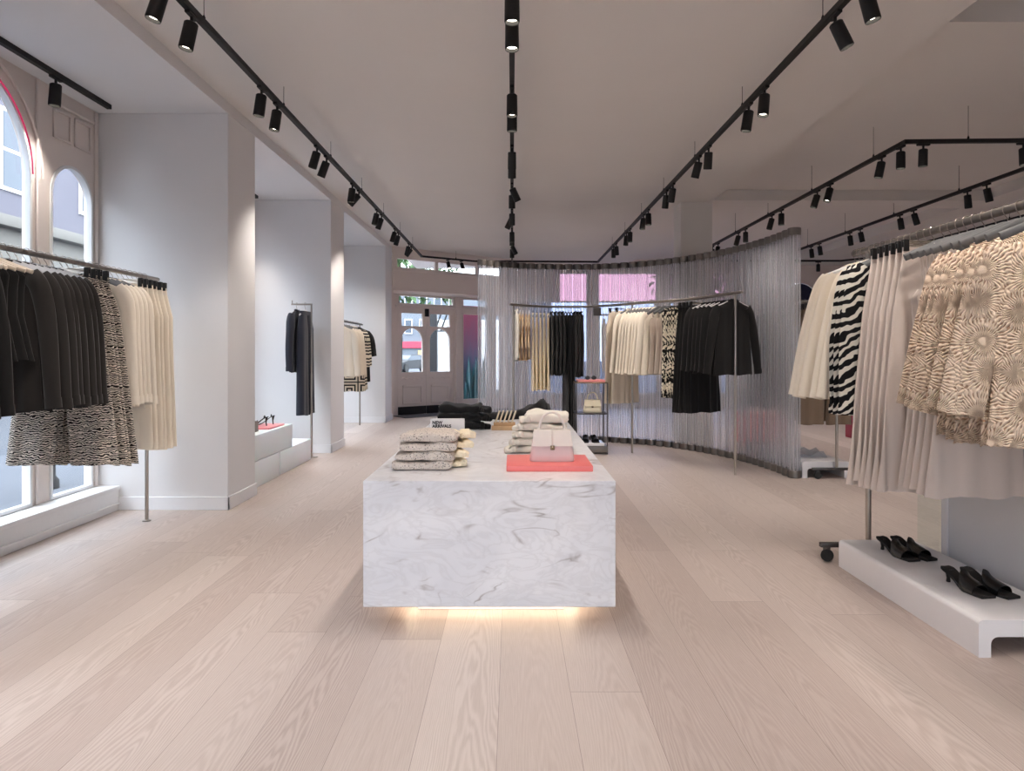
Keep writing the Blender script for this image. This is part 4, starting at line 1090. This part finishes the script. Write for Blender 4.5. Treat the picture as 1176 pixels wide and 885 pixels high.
# --- rack by the first window
def post(b, x, y, z1, r=.0125, z0=0.0): tube(b, [(x, y, z0), (x, y, z1)], r, 14)
LX, LZ = -2.718, 1.812
t = thing('clothes_rack', 'long steel clothes rack by the first arched window', 'clothes rack', (LX, 5.1, 0))
b = nb(); tube(b, [(0, -2.2, LZ), (0, .14, LZ)], .0155, 14); link('hanging_bar', finish(b, 'hanging_bar', 'steel'), t)
for y in (-.02, -2.15):
    b = nb(); post(b, 0, y, LZ); link('post', finish(b, 'post', 'steel'), t)
    b = nb(); lathe(b, [(.03, 0), (.03, .006), (.018, .012)], 16, (0, y, 0)); link('foot', finish(b, 'foot', 'steel'), t)
row(trousers('cream_trousers', 'cream_cloth', 1.235, .165, .2, .115, .125), H_CLIP, ys(LX, LZ, 5.04, 4.72, 6), 'cream trousers', 'on the window rack', 'cream trousers by the window', 'clip hanger', 2)
row(top_garment('cream_shirt', 'shirt', 'cream_twill', .94, .2, .22, .021, .90, .05), H_GREY, ys(LX, LZ, 4.65, 4.40, 5), 'cream shirt', 'on the window rack', 'cream shirts by the window', 'grey hanger')
row(trousers('zebra_trousers', 'zebra_fine', 1.25, .165, .22, .15, .205, .016, .009), H_CLIP, ys(LX, LZ, 4.31, 4.13, 4), 'zebra wide-leg trousers', 'on the window rack', 'zebra trousers by the window', 'clip hanger', 3)
row(top_garment('black_jacket', 'jacket', 'charcoal_wool', .88, .208, .225, .019, .86, .07), H_PALE, ys(LX, LZ, 4.05, 3.64, 8), 'black jacket', 'on the window rack', 'black jackets by the window', 'pale hanger', 3)
row(top_garment('sleeveless_blouse', 'blouse', 'black_wool', .60, .165, .215, .018, collar=False, sleeves=False), H_BEIGE, ys(LX, LZ, 3.575, 3.36, 5), 'short black sleeveless blouse', 'on the window rack', 'black blouses by the window', 'beige hanger')
row(top_garment('navy_jacket', 'jacket', 'black_wool', .9, .208, .225, .019, .86, .07), H_PALE, ys(LX, LZ, 3.29, 3.05, 3), 'long black jacket', 'at the near end of the window rack', 'long black jackets', 'pale hanger', 3)

# --- single outfit stand in the second bay
t = thing('outfit_stand', 'single steel stand with a short arm in the second bay', 'clothes stand', (-2.40, 8.17, 0))
link('base_plate', finish(lathe(nb(), [(.075, 0), (.075, .006), (.07, .009)], 28), 'base_plate', 'steel'), t)
b = nb(); tube(b, [(0, 0, 0), (0, 0, 1.0)], .014, 12); tube(b, [(0, 0, 1.0), (0, 0, 1.838)], .0105, 12); link('post', finish(b, 'post', 'steel'), t)
b = nb(); tube(b, [(.01, 0, 1.83), (-.24, 0, 1.83)], .010, 12); lathe(b, [(.006, 0), (.006, .03), (.009, .036), (0, .045)], 10, (-.23, 0, 1.835)); link('arm', finish(b, 'arm', 'steel'), t)
row(top_garment('navy_jacket', 'jacket', 'navy_cloth', .82, .2, .21, .034, .80, .03, srx=(.055, .06, .055, .05), sry=.045), H_BLACK, [(-2.575, 8.17, 1.83)], 'dark navy jacket', 'on the second-bay single stand', 'navy outfit', 'black hanger', 2, R(88))
row(trousers('navy_trousers', 'navy_cloth', 1.33, .15, .19, .12, .10, .05), H_WHITE, [(-2.475, 8.17, 1.83)], 'dark navy trousers', 'on the second-bay single stand', 'navy outfit trousers', 'white hanger', 2, R(86))

# --- rack in the third bay
X3, Z3 = -2.63, 1.745
t = thing('clothes_rack', 'steel clothes rack in the third bay near the doors', 'clothes rack', (X3, 11.8, 0))
b = nb(); tube(b, [(0, -2.3, Z3), (0, .18, Z3)], .0155, 12); link('hanging_bar', finish(b, 'hanging_bar', 'dark_steel'), t)
for y in (0, -2.2):
    b = nb(); post(b, 0, y, Z3); link('post', finish(b, 'post', 'steel'), t)
row(top_garment('black_blouse', 'blouse', 'black_wool', .98, .2, .21, .02, .55, .06), H_BLACK, ys(X3, Z3, 11.66, 11.50, 3), 'black blouse', 'on the third-bay rack', 'black blouses in the third bay', 'black hanger')
row(top_garment('patterned_coat', 'coat', 'square_print', 1.12, .2, .23, .022, .72, .04), H_BLACK, ys(X3, Z3, 11.36, 11.06, 4), 'square-spiral patterned coat', 'on the third-bay rack', 'patterned coats', 'black hanger', 5)
row(top_garment('cream_blouse', 'blouse', 'sand_cloth', .86, .2, .22, .022, .84, .05), H_GREY, ys(X3, Z3, 10.92, 10.45, 6), 'cream blouse', 'on the third-bay rack', 'cream blouses in the third bay', 'grey hanger')

# --- curved rack in front of the tube screen
CZ = 1.862
RAILP = catmull([(-.03, 8.62, 0), (.28, 8.95, 0), (.65, 9.10, 0), (1.05, 9.03, 0), (1.49, 8.55, 0), (1.98, 7.86, 0), (2.22, 7.25, 0), (2.31, 6.86, 0)], 20)
t = thing('curved_rack', 'curved steel clothes rack following the tube screen', 'clothes rack', (1.2, 8.2, 0))
b = nb(); tube(b, [(p.x - 1.2, p.y - 8.2, CZ) for p in RAILP], .0155, 12); link('hanging_bar', finish(b, 'hanging_bar', 'steel'), t)
def rail_at(px):
    best = None
    for a, c in zip(RAILP, RAILP[1:]):
        pa, pc = CX + F * a.x / a.y, CX + F * c.x / c.y
        if (pa - px) * (pc - px) <= 0 and pa != pc:
            f = (px - pa) / (pc - pa); p = a.lerp(c, f); return p, (c - a).normalized()
    return RAILP[-1], (RAILP[-1] - RAILP[-2]).normalized()
for px in (589.5, 726, 844.5):
    p, d = rail_at(px); b = nb(); post(b, p.x - 1.2, p.y - 8.2, CZ, .0135); link('post', finish(b, 'post', 'steel'), t)
p, d = rail_at(686)
tag(boxm('rail_tag', 'dark_steel', p.x - .05, p.x + .05, p.y - .006, p.y + .006, CZ - .125, CZ - .018, .002), 'small grey square tag hanging from the empty middle of the curved rack', 'tag')
def cr(p0, p1, n, turn=0.0):
    out = []
    for i in range(n):
        p, d = rail_at(p0 + (p1 - p0) * i / max(1, n - 1))
        out.append((p.x, p.y, CZ, (atan2(p.y, p.x) - pi if p0 < 700 else atan2(-d.x, d.y)) + R(turn)))
    return out
ref = 'on the curved rack'
row(top_garment('white_blouse', 'blouse', 'white_denim', .72, .2, .23, .02, .68, .05), H_WHITE, cr(593, 593, 1, 4), 'white blouse', 'at the doors end of the curved rack', 'white blouse', 'white hanger')
row(top_garment('ribbed_top', 'sweater', 'ochre_knit', .70, .2, .22, .013, .55, .03, collar=False, cuffs=False, sry=.014), H_WHITE, cr(597, 608, 4), 'ochre striped knit', ref, 'ochre knits', 'white hanger', 2)
row(slip('knit_dress', 'gold_knit', 1.09, .2, .24, .019, -.10, .004), H_GREY, cr(612, 629.5, 5), 'golden knitted dress', ref, 'golden dresses', 'grey hanger', 2)
row(top_garment('pleated_blouse', 'blouse', 'black_wool', .90, .21, .25, .013, .86, .06, amp=.005, k=16, cuffs=False, sry=.014), H_BLACK, cr(633.5, 646, 4, 5), 'black pleated blouse', ref, 'black pleated blouses', 'black hanger', 2)
row(slip('maxi_dress', 'black_wool', 1.62, .2, .24, .013, -.11, .005), H_BLACK, cr(649.5, 656, 3, 12), 'floor-length black dress', ref, 'long black dresses', 'black hanger', 2)
row(top_garment('black_tunic', 'blouse', 'black_wool', .93, .21, .25, .013, .86, .05, amp=.005, k=16, cuffs=False, sry=.014), H_BLACK, cr(660, 667, 3, 6), 'black pleated tunic', ref, 'black pleated tunics', 'black hanger', 2)
row(trousers('cream_trousers', 'sand_cloth', 1.26, .165, .2, .125, .12), H_CLIP, cr(710.5, 718, 2, -4), 'cream trousers', ref, 'cream trousers on the curved rack', 'clip hanger', 3)
row(top_garment('cream_shirt', 'shirt', 'cream_twill', .88, .2, .23, .017, .87, .09, amp=.006, sry=.02), H_GREY, cr(722.6, 723.5, 1) + cr(729.5, 752, 7), 'cream shirt', ref, 'cream shirts on the curved rack', 'grey hanger', 2)
row(slip('taupe_camisole', 'taupe_cloth', .86, .17, .2, .014, -.2, cat='camisole'), H_GREY, cr(757, 770, 3), 'taupe camisole', ref, 'taupe camisoles', 'grey hanger')
row(slip('print_dress', 'abstract_print', 1.13, .2, .215, .018, -.10, .007), H_BLACK, cr(775, 788, 4), 'abstract print dress', ref, 'print dresses', 'black hanger')
row(skirt('black_skirt', 'black_wool', 1.27, .17, .26, .016, .012), H_CLIP, cr(793, 806, 4), 'black flared skirt', ref, 'black skirts', 'clip hanger', 3)
row(top_garment('black_jacket', 'jacket', 'black_wool', .83, .2, .225, .021, .80, .05), H_WHITE, cr(811, 833, 5), 'black jacket', ref, 'black jackets on the curved rack', 'white hanger')
row(top_garment('pocket_jacket', 'jacket', 'black_wool', .845, .205, .23, .024, .83, .09, pockets=True), H_WHITE, cr(842, 842, 1, 10), 'black flap-pocket jacket', 'at the near end of the curved rack', 'pocket jacket', 'white hanger')

# --- big wheeled rack
BX, BZ = 2.14, 1.868
t = thing('wheeled_rack', 'big steel rack on casters loaded with crochet cardigans', 'clothes rack', (BX, 4.05, 0))
b = nb(); tube(b, [(0, -2.0, BZ), (0, .22, BZ)], .019, 16); link('hanging_bar', finish(b, 'hanging_bar', 'cap_steel'), t)
def caster(par, x, y):
    o = link('caster', finish(box(nb(), -.018, .018, -.012, .012, .055, .085, .003), 'caster', 'dark_steel'), par, (x, y, 0))
    b = nb(); lathe(b, [(0, -.012), (.034, -.012), (.037, -.006), (.037, .006), (.034, .012), (0, .012)], 18); me = finish(b, 'caster_wheel', 'rubber'); me.transform(Matrix.Rotation(R(90), 4, 'X'))
    link('caster_wheel', me, o, (0, -.006, .037))
for y in (.05, -1.95):
    b = nb(); tube(b, [(0, y, .1), (0, y, BZ)], .0165, 14); link('post', finish(b, 'post', 'steel'), t)
    b = nb(); box(b, -.29, .2, y - .016, y + .016, .085, .112, .003); link('foot_bar', finish(b, 'foot_bar', 'dark_steel'), t)
    for x in (-.25, .17): caster(t, x, y)
ref = 'on the big wheeled rack'
row(top_garment('cream_shirt', 'shirt', 'cream_twill', .90, .2, .22, .014, .88, .14, drop=.005, srx=(.045, .05, .05, .036), sry=.0135, sly_=.012), H_WHITE, [(BX, y, BZ) for y in (4.25, 4.20, 4.15, 4.052, 3.995)], 'cream shirt', ref, 'cream shirts on the wheeled rack', 'white hanger', 3, 0.0, .01, (1.10, 1.07, 1.03, .98, .92))
row(top_garment('zebra_blouse', 'blouse', 'zebra_bold', .93, .2, .22, .013, .97, .05, srx=(.05, .06, .075, .055), sry=.02), H_GREY, ys(BX, BZ, 3.93, 3.82, 3), 'bold zebra blouse', ref, 'zebra blouses', 'grey hanger', 4)
row(skirt('blush_skirt', 'blush_cloth', 1.325, .165, .30, .02, .014), H_CLIP, ys(BX, BZ, 3.75, 3.46, 6), 'long blush skirt', ref, 'blush skirts', 'clip hanger', 3)
row(slip('slip_dress', 'blush_cloth', 1.28, .17, .235, .018, -.30, .012), H_GREY, ys(BX, BZ, 3.38, 3.15, 5), 'blush slip dress', ref, 'blush slip dresses', 'grey hanger', 3)
row(top_garment('crochet_cardigan', 'cardigan', 'crochet_cream', .99, .205, .225, .021, .86, .15, drop=.055, collar=True, scal=-.012, cuffs=False, srx=(.055, .062, .062, .062), sry=.019, amp=.004, sly_=.012), H_GREY, ys(BX, BZ, 3.09, 2.80, 5), 'cream crochet cardigan', ref, 'crochet cardigans', 'grey hanger', 3)
row(top_garment('crochet_cardigan', 'cardigan', 'crochet_cream', 1.0, .215, .25, .024, .88, .10, drop=.055, collar=True, scal=-.014, cuffs=False, srx=(.06, .075, .072, .07), sry=.03, amp=.006), H_GREY, [(BX + .03, 2.73, BZ)], 'front crochet cardigan, shown face on,', 'on the big wheeled rack', 'front cardigan', 'grey hanger', 0, R(-8))

# --- rear wheeled rack beyond the screen end
QX, QZ = 3.17, 1.80
t = thing('wheeled_rack', 'rear steel rack on casters seen past the screen end', 'clothes rack', (QX, 6.78, 0))
b = nb(); tube(b, [(0, -.05, QZ), (0, 2.0, QZ)], .015, 12); link('hanging_bar', finish(b, 'hanging_bar', 'steel'), t)
for y in (.0, 1.95):
    b = nb(); tube(b, [(.055, y, .1), (.055, y, QZ)] if y == 0 else [(0, y, .1), (0, y, QZ)], .0135, 12); link('post', finish(b, 'post', 'steel'), t)
    b = nb(); box(b, -.19, .30, y - .014, y + .014, .085, .11, .003); link('foot_bar', finish(b, 'foot_bar', 'dark_steel'), t)
    for x in (-.14, .25): caster(t, x, y - .01)
ref = 'on the rear rack'
row(trousers('brown_shorts', 'brown_cloth', 1.26, .17, .23, .13, .14, .02, .008, 'shorts'), H_CLIP, ys(QX, QZ, 7.22, 6.92, 5), 'brown long shorts', ref, 'brown shorts', 'clip hanger', 4)
row(top_garment('brown_shirt', 'shirt', 'brown_cloth', .8, .2, .22, .02, .75, .05), H_GREY, ys(QX, QZ, 7.72, 7.38, 5), 'brown shirt', ref, 'brown shirts', 'grey hanger')
row(slip('navy_dress', 'navy_cloth', 1.2, .2, .23, .02, -.1), H_BLACK, ys(QX, QZ, 8.6, 7.9, 8), 'navy dress', ref, 'navy dresses', 'black hanger')
# --- straight rack behind the screen
t = thing('clothes_rack', 'straight rack of taupe clothes standing behind the tube screen', 'clothes rack', (1.9, 11.0, 0))
b = nb(); tube(b, [(-.55, 0, 1.86), (.9, 0, 1.86)], .015, 12); link('hanging_bar', finish(b, 'hanging_bar', 'dark_steel'), t)
for x in (-.5, .85):
    b = nb(); post(b, x, 0, 1.86); link('post', finish(b, 'post', 'steel'), t)
row(top_garment('taupe_shirt', 'shirt', 'taupe_cloth', .9, .2, .22, .018, .85, .05), H_GREY, [(1.48 + .085 * i, 11.0, 1.86, R(90)) for i in range(8)], 'taupe shirt', 'behind the tube screen', 'taupe shirts behind the screen', 'grey hanger')
